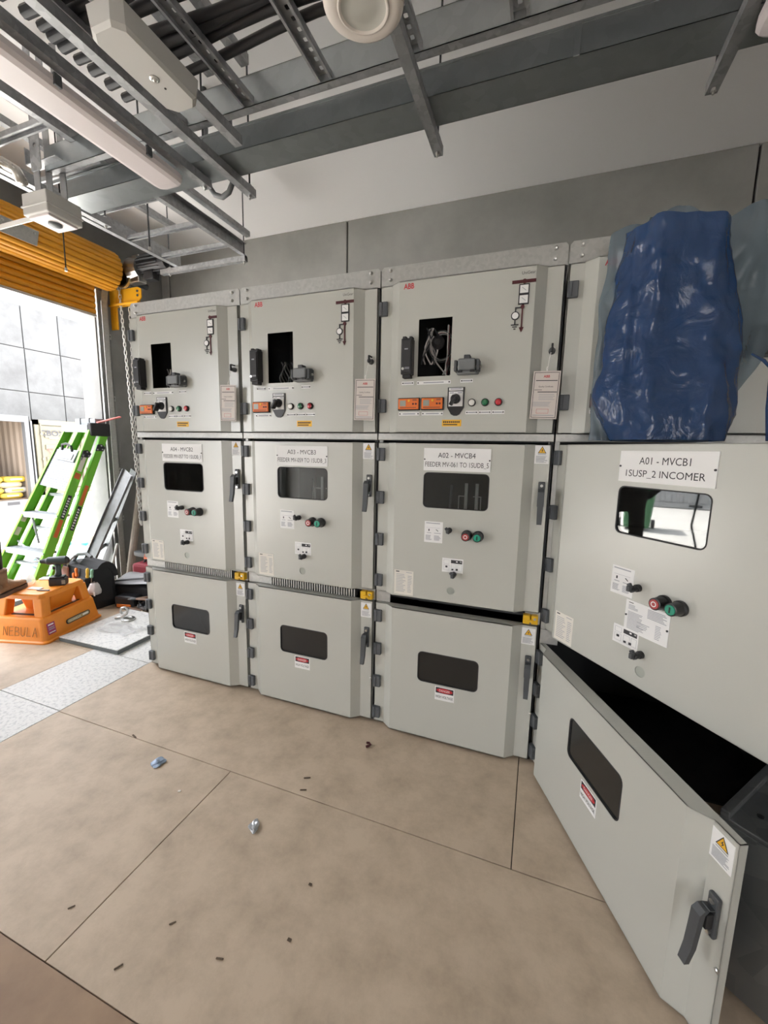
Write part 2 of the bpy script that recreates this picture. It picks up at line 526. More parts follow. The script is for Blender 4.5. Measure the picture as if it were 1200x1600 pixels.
def lens_mb(mt):
    def f():
        b = MB(); M = Matrix.Rotation(PI/2, 4, 'X')
        b.lathe([(.0165, 0), (.0165, .007), (.014, .010)], BLACK, 20, M)
        b.lathe([(.0132, .008), (.0125, .013), (.008, .0155), (.002, .0165)], mt, 20, M)
        return b
    return f
def sticker(w, h, draw, base=WHITE, t=.0008):
    """flat label, origin at its lower left corner, facing -y"""
    def f():
        b = MB(); b.box(0, -t, 0, w, 0, h, base); draw(b, -t-.0004); return b
    return f
def warn_draw(w, h):
    def d(b, y):
        cx, cz, s = w*.5, h*.76, w*.30
        b.add([(cx-s, y, cz-s*.85), (cx+s, y, cz-s*.85), (cx, y, cz+s*.9)], [(0, 1, 2)], INK)
        s2 = s*.78
        b.add([(cx-s2, y-.0003, cz-s*.72), (cx+s2, y-.0003, cz-s*.72), (cx, y-.0003, cz+s*.66)], [(0, 1, 2)], YELLOW)
        b.add([(cx+.002, y-.0006, cz+.006), (cx-.004, y-.0006, cz-.004), (cx, y-.0006, cz-.003), (cx-.002, y-.0006, cz-.011), (cx+.005, y-.0006, cz-.001), (cx+.001, y-.0006, cz-.002)],
              [(0, 1, 2, 5), (2, 3, 4, 5)], INK)
        b.rows(w*.22, h*.53, w*.78, h*.47, y, GINK, 1, .6, ragged=False)
        b.rows(w*.10, h*.43, w*.90, h*.06, y, GINK, 9, .55, 3)
    return d
def draw_instr(w, h):
    def d(b, y):
        b.rows(w*.08, h*.94, w*.85, h*.89, y, GINK, 1, .8, ragged=False)
        b.box(w*.10, y, h*.70, w*.85, y+.0002, h*.708, GINK)
        b.bbox(w*.25-.0025, y-.0004, h*.54, w*.25+.0025, y, h*.64, .0008, INK)
        b.bbox(w*.62, y-.0004, h*.58, w*.78, y, h*.605, .0008, INK, Matrix.Translation((w*.7, 0, h*.6)) @ Matrix.Rotation(math.radians(35), 4, 'Y') @ Matrix.Translation((-w*.7, 0, -h*.6)))
        b.rows(w*.14, h*.47, w*.38, h*.44, y, GINK, 1, .9, ragged=False)
        b.rows(w*.54, h*.47, w*.90, h*.44, y, GINK, 1, .9, ragged=False)
        b.rows(w*.08, h*.35, w*.44, h*.10, y, GINK, 8, .55, 5)
        b.rows(w*.54, h*.35, w*.92, h*.10, y, GINK, 8, .55, 6)
    return d
def draw_ops(w, h):
    def d(b, y):
        b.box(w*.42, y, h*.66, w*.95, y+.0002, h*.90, INK)
        b.rows(w*.66, h*.84, w*.74, h*.72, y-.0003, WHITE, 1, .7, ragged=False)
        b.rows(w*.84, h*.84, w*.92, h*.76, y-.0003, WHITE, 2, .5, ragged=False)
        for (x0, z0, x1, z1) in ((.07, .60, .34, .88), (.07, .14, .34, .52), (.44, .14, .68, .58), (.74, .14, .95, .58)):
            for q in ((x0, z0, x1, z0+.012), (x0, z1-.012, x1, z1), (x0, z0, x0+.008, z1), (x1-.008, z0, x1, z1)):
                b.box(w*q[0], y, h*q[1], w*q[2], y+.0002, h*q[3], GINK)
        b.bbox(w*.16, y-.0004, h*.33, w*.26, y, h*.45, .001, INK)
        b.bbox(w*.46, y-.0004, h*.17, w*.55, y, h*.27, .001, INK)
        b.bbox(w*.66, y-.0004, h*.17, w*.76, y, h*.30, .001, INK)
    return d
def draw_rating(w, h):
    def d(b, y):
        b.rows(w*.08, h*.96, w*.26, h*.91, y, INK, 1, .8, ragged=False)
        b.rows(w*.62, h*.94, w*.92, h*.91, y, GINK, 1, .8, ragged=False)
        b.rows(w*.10, h*.84, w*.60, h*.08, y, GINK, 12, .35, 9)
        b.rows(w*.70, h*.80, w*.93, h*.08, y, GINK, 11, .35, 4)
    return d
def draw_table(w, h):
    def d(b, y):
        b.rows(w*.07, h*.94, w*.18, h*.91, y, INK, 1, .8, ragged=False)
        b.rows(w*.07, h*.86, w*.30, h*.70, y, GINK, 4, .5, 2)
        b.rows(w*.52, h*.92, w*.95, h*.62, y, GINK, 7, .5, 7)
        b.rows(w*.07, h*.64, w*.48, h*.06, y, GINK, 14, .45, 11)
        b.rows(w*.72, h*.52, w*.86, h*.08, y, GINK, 9, .4, 12)
        b.rows(w*.30, h*.40, w*.62, h*.20, y, GINK, 4, .4, 13)
        for x, z in ((w*.03, h*.5), (w*.97, h*.5)):
            b.cyl((x, y+.0002, z), (x, y-.002, z), .0035, INK, 8)
    return d
def draw_danger(w, h):
    def d(b, y):
        b.box(w*.04, y, h*.54, w*.96, y+.0002, h*.95, INK)
        b.prism([(w*.5 + w*.42*math.cos(a)*1.0, h*.745 + h*.165*math.sin(a)) for a in [2*PI*i/24 for i in range(24)]], 'y', y-.0006, y-.0002, REDINK)
        b.text('DANGER', w*.5, y-.0009, h*.66, h*.17, w*.56, WHITE)
        b.text('HIGH VOLTAGE', w*.5, y-.0003, h*.18, h*.20, w*.88, INK)
    return d
def plate_draw(w, h, l1, l2, f1, f2):
    def d(b, y):
        b.text(l1, w*.5, y, h*.58, h*.23, w*f1, INK)
        b.text(l2, w*.5, y, h*.18, h*.22, w*f2, INK)
        for x in (w*.015, w*.985):
            b.cyl((x, y+.0002, h*.5), (x, y-.002, h*.5), .0035, INK, 8)
    return d
def strip_draw(w, h):
    def d(b, y):
        b.cyl((.006, y+.0002, h/2), (.006, y-.002, h/2), .0032, INK, 8)
        b.cyl((w-.006, y+.0002, h/2), (w-.006, y-.002, h/2), .0032, INK, 8)
        b.rows(w*.2, h*.66, w*.8, h*.34, y, GINK, 1, 1, ragged=False)
    return d
def yellow_draw(w, h):
    def d(b, y):
        for i in range(9):
            b.box(w*(.06+.098*i), y, h*.52, w*(.06+.098*i+.07), y+.0002, h*.80, INK)
        b.rows(w*.06, h*.34, w*.80, h*.14, y, INK, 1, .8, ragged=False)
    return d
def mimic_mb(full=True):
    b = MB(); t = .004   # column coordinates, on the raised face
    def bar(x0, z0, x1, z1, mt): b.box(x0, -P_-t, z0, x1, -P_, z1, mt)
    bar(.592 if full else .637, 2.127, .684, 2.139, DRED)
    b.cyl((.640, -P_-t-.001, 2.133), (.640, -P_, 2.133), .009, DRED, 12)
    bar(.637, 2.04, .643, 2.130, INK)
    for z0, z1 in ((2.084, 2.123), (2.045, 2.084)):
        bar(.620, z0, .661, z1, INK)
        b.box(.6245, -P_-t-.001, z0+.0045, .6565, -P_-t, z1-.0045, WHITE)
        b.box(.630, -P_-t-.0015, (z0+z1)/2-.001, .651, -P_-t-.001, (z0+z1)/2+.001, GINK, Matrix.Translation((.6405, 0, (z0+z1)/2)) @ Matrix.Rotation(math.radians(40), 4, 'Y') @ Matrix.Translation((-.6405, 0, -(z0+z1)/2)))
    b.cyl((.638, -P_-t-.001, 2.036), (.638, -P_, 2.036), .008, DRED, 12)
    bar(.635, 1.955, .641, 2.036, DRED)
    b.add([(.628, -P_-t, 1.957), (.648, -P_-t, 1.957), (.638, -P_-t, 1.936)], [(0, 1, 2)], DRED)
    bar(.609, 2.031, .638, 2.036, INK); bar(.609, 1.970, .614, 2.033, INK)
    b.cyl((.6115, -P_-t-.001, 2.003), (.6115, -P_, 2.003), .0165, INK, 20)
    b.cyl((.6115, -P_-t-.002, 2.003), (.6115, -P_-t, 2.003), .0125, WHITE, 20)
    for i, (hw, z) in enumerate(((.015, 1.968), (.009, 1.960), (.004, 1.952))): bar(.6115-hw, z-.0018, .6115+hw, z+.0018, INK)
    return b
def module_mb():
    b = MB()   # black plug-in terminal module; origin lower left
    b.bbox(0, -.045, .012, .050, 0, .166, .004, BLACK)
    b.bbox(.006, -.038, -.002, .044, -.004, .016, .002, BLK2)
    b.bbox(.004, -.038, .160, .020, -.006, .176, .002, BLK2); b.bbox(.034, -.038, .160, .048, -.006, .174, .002, BLK2)
    b.bbox(.006, -.050, .020, .046, -.044, .155, .002, BLK2)
    b.cyl((.012, -.052, .036), (.012, -.049, .036), .006, STEEL, 10)
    b.rows(.020, .042, .042, .032, -.0505, GINK, 2, .5, ragged=False)
    b.rows(.018, .122, .034, .115, -.0505, GINK, 1, .8, ragged=False)
    return b
def connector_mb():
    b = MB()   # grey heavy-duty socket with lid and lever; origin centre of the base
    b.bbox(-.047, -.020, -.034, .047, 0, .030, .006, MGREY)
    b.bbox(-.036, -.060, -.022, .036, -.015, .026, .006, MGREY)
    b.bbox(-.040, -.048, -.034, .040, -.018, -.020, .004, MGREY)
    b.bbox(-.013, -.050, .024, .013, -.012, .042, .003, DGREY)
    for s in (-1, 1):
        b.bbox(s*.047-.006, -.052, -.024, s*.047+.006, -.006, .022, .003, DGREY)
        b.cyl((s*.036, -.03, -.004), (s*.060, -.03, -.004), .006, STEEL, 8)
        b.bbox(s*.026-.010, -.062, -.030, s*.026+.010, -.052, -.022, .002, BLK2)
    return b
def relay_mb():
    b = MB()   # orange relay in a dark frame; origin lower left
    b.bbox(0, -.012, 0, .104, 0, .056, .003, BLK2)
    b.bbox(.004, -.018, .005, .100, -.010, .052, .002, ORANGE)
    b.box(.012, -.0190, .018, .040, -.0178, .044, LCD)
    b.cyl((.055, -.0205, .042), (.055, -.017, .042), .0055, YELLOW, 12)
    b.cyl((.075, -.020, .028), (.075, -.017, .028), .0045, DRED, 10); b.cyl((.088, -.020, .028), (.088, -.017, .028), .0045, DRED, 10)
    b.rows(.072, .048, .092, .040, -.0186, INK, 2, .5, ragged=False)
    b.rows(.012, .013, .090, .009, -.0186, INK, 1, .6, ragged=False)
    return b
def switch_mb():
    b = MB()   # two-position selector on a shield-shaped back plate; origin lower left of plate
    pl = [(0, .036), (.018, .006), (.030, 0), (.044, 0), (.056, .006), (.074, .036), (.074, .122), (0, .122)]
    b.prism(pl, 'y', -.006, 0, BLACK)
    b.box(.006, -.0075, .040, .068, -.006, .104, WHITE)
    b.box(.006, -.0075, .108, .068, -.006, .119, WHITE)
    b.rows(.012, .117, .062, .110, -.008, GINK, 1, .7, ragged=False)
    b.rows(.010, .100, .028, .094, -.008, GINK, 1, .7, ragged=False); b.rows(.046, .100, .064, .094, -.008, GINK, 1, .7, ragged=False)
    M = Matrix.Translation((.037, 0, .072)) @ Matrix.Rotation(PI/2, 4, 'X')
    b.lathe([(.022, .006), (.021, .018), (.016, .026), (.014, .034)], BLACK, 20, M)
    b.bbox(-.006, -.052, -.034, .006, -.020, .014, .003, BLACK, Matrix.Translation((.037, 0, .072)) @ Matrix.Rotation(math.radians(30), 4, 'Y'))
    b.box(.034, -.053, .086, .040, -.020, .090, WHITE)
    return b
def latch_mb():
    b = MB()   # yellow interlock latch, origin lower left
    b.bbox(0, -.030, 0, .030, 0, .040, .002, LATCH)
    b.bbox(.036, -.026, 0, .064, 0, .040, .002, LATCH)
    b.box(.0, -.006, .004, .064, 0, .036, LATCH)
    b.bbox(.016, -.034, .010, .048, -.020, .020, .002, LATCH)
    b.cyl((.050, -.030, .026), (.050, -.024, .026), .006, STEEL, 10)
    return b
def lvlock_mb():
    b = MB(); M = Matrix.Rotation(PI/2, 4, 'X')
    b.lathe([(.013, 0), (.013, .012), (.0105, .020), (.0105, .030)], DGREY, 16, M)
    b.bbox(-.004, -.038, -.010, .004, -.028, .024, .002, BLK2)
    b.cyl((0, -.030, .022), (0, 0, .022), .004, BLK2, 8)
    return b

TOPZ = 2.279
def column(x0, W, code, cfg):
    """one switchgear panel; origin at its lower front left corner"""
    off = (W-.8)/2
    mid0, mid1 = cfg['cb0'], cfg['kt1']      # bottom of breaker door, top of cable door
    root = empty('switchgear_panel', (x0, 0, 0), cfg['label'], 'switchgear', 'row of grey switchgear panels')
    D = 1.55
    # ---- cabinet shell
    b = MB(); g = .003
    b.box(g, .004, 0, .022, D, TOPZ-.06, RAL); b.box(W-.022, .004, 0, W-g, D, TOPZ-.06, RAL)
    b.box(.022, D-.02, 0, W-.022, D, TOPZ-.06, RAL); b.box(.022, .02, TOPZ-.085, W-.022, D-.02, TOPZ-.062, RAL)
    b.box(.022, .02, 0, W-.022, D-.02, .012, LINER_SHADE)
    for z in (1.500, (mid0+mid1)/2): b.box(.022, .03, z-.008, W-.022, D-.02, z+.008, LINER_SHADE)
    # dark grey inner faces, shade of the unlit compartments put into their colour
    b.box(.0222, .012, .012, .0235, D-.02, TOPZ-.09, LINER_SHADE); b.box(W-.0235, .012, .012, W-.0222, D-.02, TOPZ-.09, LINER_SHADE)
    yb = .75
    b.box(.024, yb, .012, W-.024, yb+.01, 1.49, LINER_SHADE); b.box(.024, .42, 1.51, W-.024, .43, TOPZ-.09, LINER_SHADE)
    # front posts
    b.box(g, 0, 0, .020, .012, TOPZ-.085, RALE); b.box(W-.020, 0, 0, W-g, .012, TOPZ-.085, BLK2)
    b.build('cabinet_body', root)
    # ---- top plate, divider strip, slot trims
    t = MB()
    pl = [(g, 2.194), (W-g, 2.194), (W-g, TOPZ-.012), (W-.014, TOPZ), (.014, TOPZ), (g, TOPZ-.012)]
    t.prism(pl, 'y', -.010, .002, GALVP)
    tp = t.build('top_plate', root)
    for x in (.047, W-.050):
        for z in (2.222, 2.262):
            me = shared('bolt', lambda: MB().lathe([(.0085, 0), (.0085, .003), (.006, .006), (.006, .012), (.003, .013)], STEEL, 8, Matrix.Rotation(PI/2, 4, 'X')))
            link('bolt', me, tp, (x, -.010, z))
    s = MB(); s.bbox(g, -.018, 1.497, W-g, .002, 1.529, .002, GALVP); s.build('divider_strip', root)
    s = MB()
    s.box(g, -.006, mid1+.003, .078, .004, mid0-.002, GALVP)
    s2 = MB(); s2.box(W-.068, -.006, mid1+.003, W-g, .004, mid0-.002, GALVP); s2.build('slot_end_plate', root)
    if cfg['fins']:
        s.box(.078, -.006, mid0-.012, W-.068, .002, mid0-.002, GALVP)
        s.box(.078, -.006, mid1+.003, .155, .002, mid0-.002, GALVP)
    slot = s.build('slot_trim', root)
    if cfg['fins']:
        me = shared('vent_fin', lambda: MB().box(-.0035, -.012, 0, .0035, .020, mid0-mid1-.012, GALVP))
        for i in range(36):
            link('vent_fin', me, slot, (.162+i*.0148, 0, mid1+.003))
    la = shared('latch', latch_mb)
    if cfg['latch']: link('latch', la, root, (W-.075, -.006, mid1+.010), label='yellow interlock latch')

    # ---- low-voltage door
    cut = rr(.202+off*0, 1.779, .352, 2.024, .002, 1)
    lv = door_mb(W, 1.531, 2.192, [cut], 'lv_door').build('upper_door', root)
    hm = shared('hinge', hinge_mb)
    for z in (2.091, 1.656): link('hinge', hm, lv, (0, 0, z))
    logo = MB(); logo.text('ABB', .1515, -P_-.0006, 2.157, .023, .048, REDINK)
    logo.text('UniGear', W-.146, -P_-.0006, 2.160, .012, .052, INK)
    logo.build('lettering', lv)
    link('mimic_diagram', shared('mimic%d' % cfg['busleft'], lambda: mimic_mb(cfg['busleft'])), lv, (off*2, 0, 0))
    link('terminal_module', shared('module', module_mb), lv, (.136 - cfg['dm'], -P_, 1.772))
    link('socket_connector', shared('connector', connector_mb), lv, (.430 - cfg['dm']*.6, -P_, 1.810))
    def strip(x, z, w, h=.015): link('name_strip', shared('strip%.3f' % w, sticker(w, h, strip_draw(w, h))), lv, (x, -P_, z))
    strip(.129, 1.745, .057); strip(.201, 1.744, .154); strip(.398, 1.746, .054)
    rl = shared('relay', relay_mb)
    link('relay', rl, lv, (.116-cfg['dm']*.5, -P_, 1.630)); strip(.118, 1.608, .099)
    dx = 0
    if cfg['relays'] == 2: link('relay', rl, lv, (.226, -P_, 1.630)); strip(.228, 1.608, .099)
    else: dx = -.115
    link('selector_switch', shared('switch', switch_mb), lv, (.345+dx, -P_, 1.605))
    for x, k, mt in ((.453, 'lw', BTNW), (.509, 'lg', BTNG), (.565, 'lr', BTNR)):
        link('indicator_lamp', shared(k, lens_mb(mt)), lv, (x+dx, -P_, 1.660))
        strip(x+dx-.026, 1.611, .053)
    yx = .324 if cfg['relays'] == 2 else .371
    link('yellow_sticker', shared('ysticker', sticker(.086, .029, yellow_draw(.086, .029), YELLOW)), lv, (yx, -P_, 1.559))
    link('lock_knob', shared('lvlock', lvlock_mb), lv, (W-.037, MY, 1.863))
    # wiring seen in the cut-out
    w = MB(); rg = random.Random(x0*10+3)
    if cfg['wires']:
        cols = (DGREY, mat('wire_grey', (.38, .37, .36), .45), mat('wire_white', (.75, .72, .70), .45), mat('wire_red', (.45, .05, .06), .5), MGREY)
        cx, cz = .285, 1.93
        for k in range(7):
            r = .045 + .012*rg.random(); pts = []
            for i in range(22):
                a = math.radians(110 - i*16)
                pts.append((cx + r*math.cos(a)*1.05, .03 + .006*k, cz + r*math.sin(a)*1.2))
            w.tube(pts, .0028, cols[k % 5], 6)
        for k in range(9):
            xx = .335 + .014*rg.random(); pts = [(xx - .02 - .05*max(0, (i-6))/5*rg.random(), .025+.005*k, 2.015-i*.024) for i in range(10)]
            w.tube(pts, .003, cols[(k+1) % 5], 6)
        for k in range(7):
            pts = [(.215+.012*k*.5+.02*math.sin(i*.6+k), .03+.004*k, 2.01-i*.02) for i in range(9)]
            w.tube(pts, .0035, cols[k % 3], 6)
        w.tube([(.235, .02, 1.96), (.245, .02, 1.91), (.27, .02, 1.85), (.32, .02, 1.79)], .0035, cols[1], 6)
        w.lathe([(.030, 0), (.030, .02), (.014, .03)], BLK2, 14, Matrix.Translation((.27, .05, 1.945)) @ Matrix.Rotation(PI/2, 4, 'X'))
        w.bbox(.255, .03, 1.935, .283, .045, 1.958, .003, MGREY)
    else:
        for k in range(8 if cfg['relays'] == 1 and x0 > .5 else 3):
            pts = [(.225+.008*k+.012*math.sin(i*.8+k), .03+.004*k, 1.90-i*.014) for i in range(9)]
            w.tube(pts, .0035, (MGREY, STEEL, BLK2)[k % 3], 6)
    w.build('wiring', root)

    # ---- breaker door
    if W < .9: win = (.247, 1.187, .546, 1.352); px = (.246, 1.360)
    else: win = (.360, 1.175, .668, 1.342); px = (.356, 1.358)
    hz = cfg['hole']
    cb = door_mb(W, mid0, 1.485, [rr(*win, .022), circ(*hz, .0185, 20)], 'breaker_door').build('breaker_door', root, cfg['cbpos'], (0, 0, -cfg['cbang']))
    if cfg['cbang']: tag(cb, 'middle door standing half open')
    gl = MB(); gl.box(win[0]-.012, -P_+.004, win[1]-.012, win[2]+.012, -P_+.009, win[3]+.012, GLASS if cfg['cbang'] else DGLASS)
    gl.build('window_pane', cb)
    gk = MB(); gk.plate(rr(win[0], win[1], win[2], win[3], .022), [rr(win[0]+.004, win[1]+.004, win[2]-.004, win[3]-.004, .019)], -P_-.001, -P_+.004, BLK2)
    gk.build('window_gasket', cb)
    pg = MB(); pg.cyl((hz[0], -P_+.002, hz[1]), (hz[0], -P_+.010, hz[1]), .0185, mat('plug_grey', (.33, .35, .31), .3), 20); pg.build('hole_plug', cb)
    n = 4; z1, z0 = cfg['cbh']
    for i in range(n): link('hinge', hm, cb, (0, 0, z1 + (z0-z1)*i/(n-1)))
    pw, ph = (.301, .102) if W < .9 else (.315, .104)
    link('name_plate', shared('plate'+code, sticker(pw, ph, plate_draw(pw, ph, *cfg['plate']), WHITE, .003)), cb, (px[0], -P_, px[1]))
    o2 = cfg['o2']; zz = cfg['dz']
    link('instruction_label', shared('st1', sticker(.087, .100, draw_instr(.087, .100))), cb, (.260+o2, -P_, 1.023+zz[0]))
    kn = shared('knob', knob_mb)
    link('rotary_knob', kn, cb, (.378+o2*.9, -P_, 1.088+zz[1]))
    link('red_push_button', shared('pbr', push_mb(PBR, 'O')), cb, (.460+o2, -P_, 1.072+zz[2]))
    link('green_push_button', shared('pbg', push_mb(PBG, 'I')), cb, (.511+o2, -P_, 1.072+zz[2]))
    link('operation_label', shared('st2', sticker(.098, .067, draw_ops(.098, .067))), cb, (.351+cfg['o3'], -P_, .889+zz[3]))
    link('rotary_knob', kn, cb, (.408+o2*.95, -P_, .882+zz[4]))
    link('rating_label', shared('rating', sticker(.097, .122, draw_rating(.097, .122), CREAM)), cb, (.116, -P_, cfg['ratz']))
    if W > .9:
        link('data_plate', shared('table', sticker(.156, .110, draw_table(.156, .110), WHITE, .002)), cb, (.437, -P_, .844))
    ws = shared('warn', sticker(.058, .078, warn_draw(.058, .078)))
    link('warning_label', ws, cb, (W-.075, MY, 1.403))
    hd = shared('handle', handle_mb)
    link('door_handle', hd, cb, (W-.038, MY, 1.272))
    # breaker gear glimpsed behind the window
    gear = MB()
    if not cfg['cbang']:
        GW = mat('gear_pale', (.62, .62, .60), .4)
        for x in (.418, .470): gear.cyl((x, .12, 1.10), (x, .12, 1.295), .008, GW, 10)
        for x in (.386, .492): gear.box(x, .09, 1.05, x+.004, .094, 1.236, GW)
        gear.box(.386, .09, 1.232, .424, .094, 1.236, GW); gear.box(.456, .09, 1.232, .496, .094, 1.236, GW)
        gear.cyl((.33, .16, 1.12), (.338, .16, 1.28), .006, MGREY, 8)
        if cfg['panel']:
            gear.box(.155, .08, 1.10, .220, .085, 1.34, mat('inner_grey', (.18, .20, .22), .4)); gear.box(.215, .06, 1.10, .222, .2, 1.36, MGREY)
        gear.box(.20, .55, 1.0, .70, .6, 1.08, DGREY)
    else:
        gear.box(.15, .35, .8, .8, .4, 1.1, DGREY)
    gear.build('breaker_gear', root)

    # ---- cable door
    if W < .9: kw = (.248, .315, .545, .473); dg = (.341, .236)
    else: kw = (.352, .312, .660, .472); dg = (.456, .226)
    kd = door_mb(W, .014, mid1, [rr(*kw, .024)], 'cable_door').build('cable_door', root, cfg['kpos'], (0, 0, -cfg['kang']))
    if cfg['kang']: tag(kd, 'lower door swung wide open towards the viewer')
    gl = MB(); gl.box(kw[0]-.012, -P_+.004, kw[1]-.012, kw[2]+.012, -P_+.009, kw[3]+.012, mat('tinted_window', (.020, .020, .019), .16, spec=.5)); gl.build('window_pane', kd)
    gk = MB(); gk.plate(rr(kw[0], kw[1], kw[2], kw[3], .024), [rr(kw[0]+.004, kw[1]+.004, kw[2]-.004, kw[3]-.004, .021)], -P_-.001, -P_+.004, BLK2); gk.build('window_gasket', kd)
    for i in range(4):
        z = (.608, .428, .248, .072)[i]*(mid1/.676)
        link('hinge', hm, kd, (0, 0, z))
    link('danger_sign', shared('danger', sticker(.095, .070, draw_danger(.095, .070))), kd, (dg[0], -P_, dg[1]))
    link('warning_label', ws, kd, (W-.076, MY, mid1-.092))
    link('door_handle', hd, kd, (W-.040, MY, .478 if W < .9 else .372))
    sc = MB(); sc.lathe([(.006, 0), (.006, .004), (.003, .006)], STEEL, 8, Matrix.Rotation(PI/2, 4, 'X')); sc.build('screw', kd, (W-.014, MY, .25))
    return root

base = dict(cb0=.738, kt1=.676, fins=False, latch=True, dm=0, relays=1, busleft=True, wires=False, hole=(.396, .799), cbpos=(0, 0, 0), cbang=0,
            cbh=(1.428, .798), o2=0, o3=0, dz=(0, 0, 0, 0, 0), ratz=.749, panel=False, kpos=(0, 0, 0), kang=0)
def cfg(**k): d = dict(base); d.update(k); return d
column(0, .8, 'A04', cfg(label='leftmost grey switchgear panel, plate A04 - MVCB2, vent fins between its lower doors', fins=True, dm=.03, busleft=False, plate=('A04 - MVCB2', 'FEEDER MV-057 TO 1SUDB_1', .56, .93)))
column(.8, .8, 'A03', cfg(label='second grey switchgear panel from the left, plate A03 - MVCB3', fins=True, dm=.015, panel=True, plate=('A03 - MVCB3', 'FEEDER MV-059 TO 1SUDB_3', .56, .95)))
column(1.6, .8, 'A02', cfg(label='third grey switchgear panel, plate A02 - MVCB4, looped wires in its upper cut-out', relays=2, wires=True, plate=('A02 - MVCB4', 'FEEDER MV-061 TO 1SUDB_5', .56, .95)))
column(2.4, 1.0, 'A01', cfg(label='rightmost switchgear panel, plate A01 - MVCB1, its two lower doors swung open', cb0=.662, kt1=.592, latch=False, relays=2, hole=(.513, .721),
       cbpos=(.024, .034, 0), cbang=math.radians(49.4), cbh=(1.43, .727), o2=.108, o3=.046, dz=(-.064, -.084, -.086, -.105, -.100), ratz=.668,
       kpos=(.0245, .011, 0), kang=math.radians(64.9), plate=('A01 - MVCB1', '1SUSP_2 INCOMER', .53, .82)))
# ================================================================== CERTIFICATE TAGS AND PLASTIC BAG ON THE PANELS
def tag_mb():
    b = MB(); w, h = .104, .190
    TAGW = mat('tag_paper', (.60, .545, .50), .5)
    b.box(-w/2, -.001, -h, w/2, 0, 0, TAGW)
    y = -.0016; fr = .005
    for q in ((-w/2+fr, -h+fr, w/2-fr, -h+fr+.002), (-w/2+fr, -fr-.002, w/2-fr, -fr), (-w/2+fr, -h+fr, -w/2+fr+.002, -fr), (w/2-fr-.002, -h+fr, w/2-fr, -fr)):
        b.box(q[0], y, q[1], q[2], y+.0003, q[3], INK)
    b.text('ABB', 0, y, -.026, .010, .024, REDINK)
    b.rows(-.040, -.036, .042, -.039, y, INK, 1, 1, ragged=False)
    b.text('Quality Certificate', 0, y, -.064, .0065, .056, INK)
    b.rows(-.043, -.073, -.014, -.075, y, INK, 1, 1, ragged=False)
    b.rows(-.030, -.081, .044, -.084, y, INK, 1, 1, ragged=False)
    b.rows(-.024, -.092, .040, -.118, y, GINK, 4, .3, 4)
    b.rows(-.044, -.122, .044, -.142, y, GINK, 5, .4, 5)
    for q in ((-.028, -.168, .018, -.167), (-.028, -.151, .018, -.150), (-.028, -.168, -.027, -.150), (.017, -.168, .018, -.150)):
        b.box(q[0], y, q[1], q[2], y+.0003, q[3], REDINK)
    b.rows(-.042, -.174, .040, -.178, y, GINK, 1, .8, ragged=False)
    return b
STRING = mat('white_string', (.75, .74, .70), .8)
tagtext = ('second grey switchgear panel', 'leftmost grey switchgear panel', 'third grey switchgear panel')
for x0, which in ((0, 'leftmost grey switchgear panel, A04'), (.8, 'second switchgear panel from the left, A03'), (1.6, 'third switchgear panel, A02')):
    t = empty('certificate_tag', (x0+.751, -.066, 1.778), 'paper certificate hanging on string from the ' + which, 'tag', 'certificate tags on the panels')
    link('card', shared('tagcard', tag_mb), t, rot=(0, math.radians(1.5), 0))
    def st():
        b = MB(); b.tube([(0, 0, -.006), (.001, .004, .015), (.004, .012, .05), (.010, .018, .085), (.010, .016, .095), (.022, .016, .092)], .0016, STRING, 5)
        b.tube([(0, 0, -.006), (-.004, .002, .010), (-.001, .004, .018)], .0016, STRING, 5); return b
    link('string', shared('tagstring', st), t)

def sack(name, parent, pts_fn, nu, nv, mt, loc=(0, 0, 0), closed_u=True):
    vs = []; fs = []
    for j in range(nv+1):
        for i in range(nu):
            vs.append(pts_fn(i/nu, j/nv))
    for j in range(nv):
        for i in range(nu if closed_u else nu-1):
            fs.append((j*nu+i, j*nu+(i+1) % nu, (j+1)*nu+(i+1) % nu, (j+1)*nu+i))
    b = MB(); b.add(vs, fs, mt)
    return b.build(name, parent, loc, smooth=True)
FILM1 = film_mat('blue_film_dense', (.024, .072, .20), .84, .20)
FILM2 = film_mat('blue_film_thin', (.17, .23, .28), .52, .22, bump=.5)
bag = empty('plastic_bag', (2.75, -.17, 1.50), 'crumpled translucent blue plastic bag wrapped over the upper door of the rightmost panel', 'bag')
def fold(p, f, seed=0):
    q = Vector(p)*f + Vector((seed, seed*.7, 0))
    a = 1-abs(noise.noise(q))*2.2
    c = 1-abs(noise.noise(q*2.1+Vector((3, 1, 7))))*2.2
    return a*.65 + c*.35
def inner(u, v):
    a = 2*PI*u; z = v*.70
    hw = .185 + .012*math.sin(v*5) - .03*max(0, .12-v)/.12
    lean = 0
    if .10 < v < .34: lean = .022*math.sin((v-.10)/.24*PI)
    if v > .55: hw -= .10*(v-.55)
    hd = .085 + .015*math.sin(v*7+1) - .03*max(0, v-.8)
    c, s = math.cos(a), math.sin(a)
    x = hw*math.copysign(abs(c)**.55, c); y = hd*math.copysign(abs(s)**.75, s)
    k = .022*fold((x, y, z*.14), 8) + .008*fold((x, y, z*.7), 12, 5)
    x += k*c; y += k*s*1.4
    if c < 0: x -= lean*abs(c)
    zz = z + .03*noise.noise(Vector((x*9, y*9, 0)))*max(0, v-.75)*4
    return (x+.002-.03*v, y-.005, zz)
sack('inner_film', bag, inner, 120, 90, FILM1)
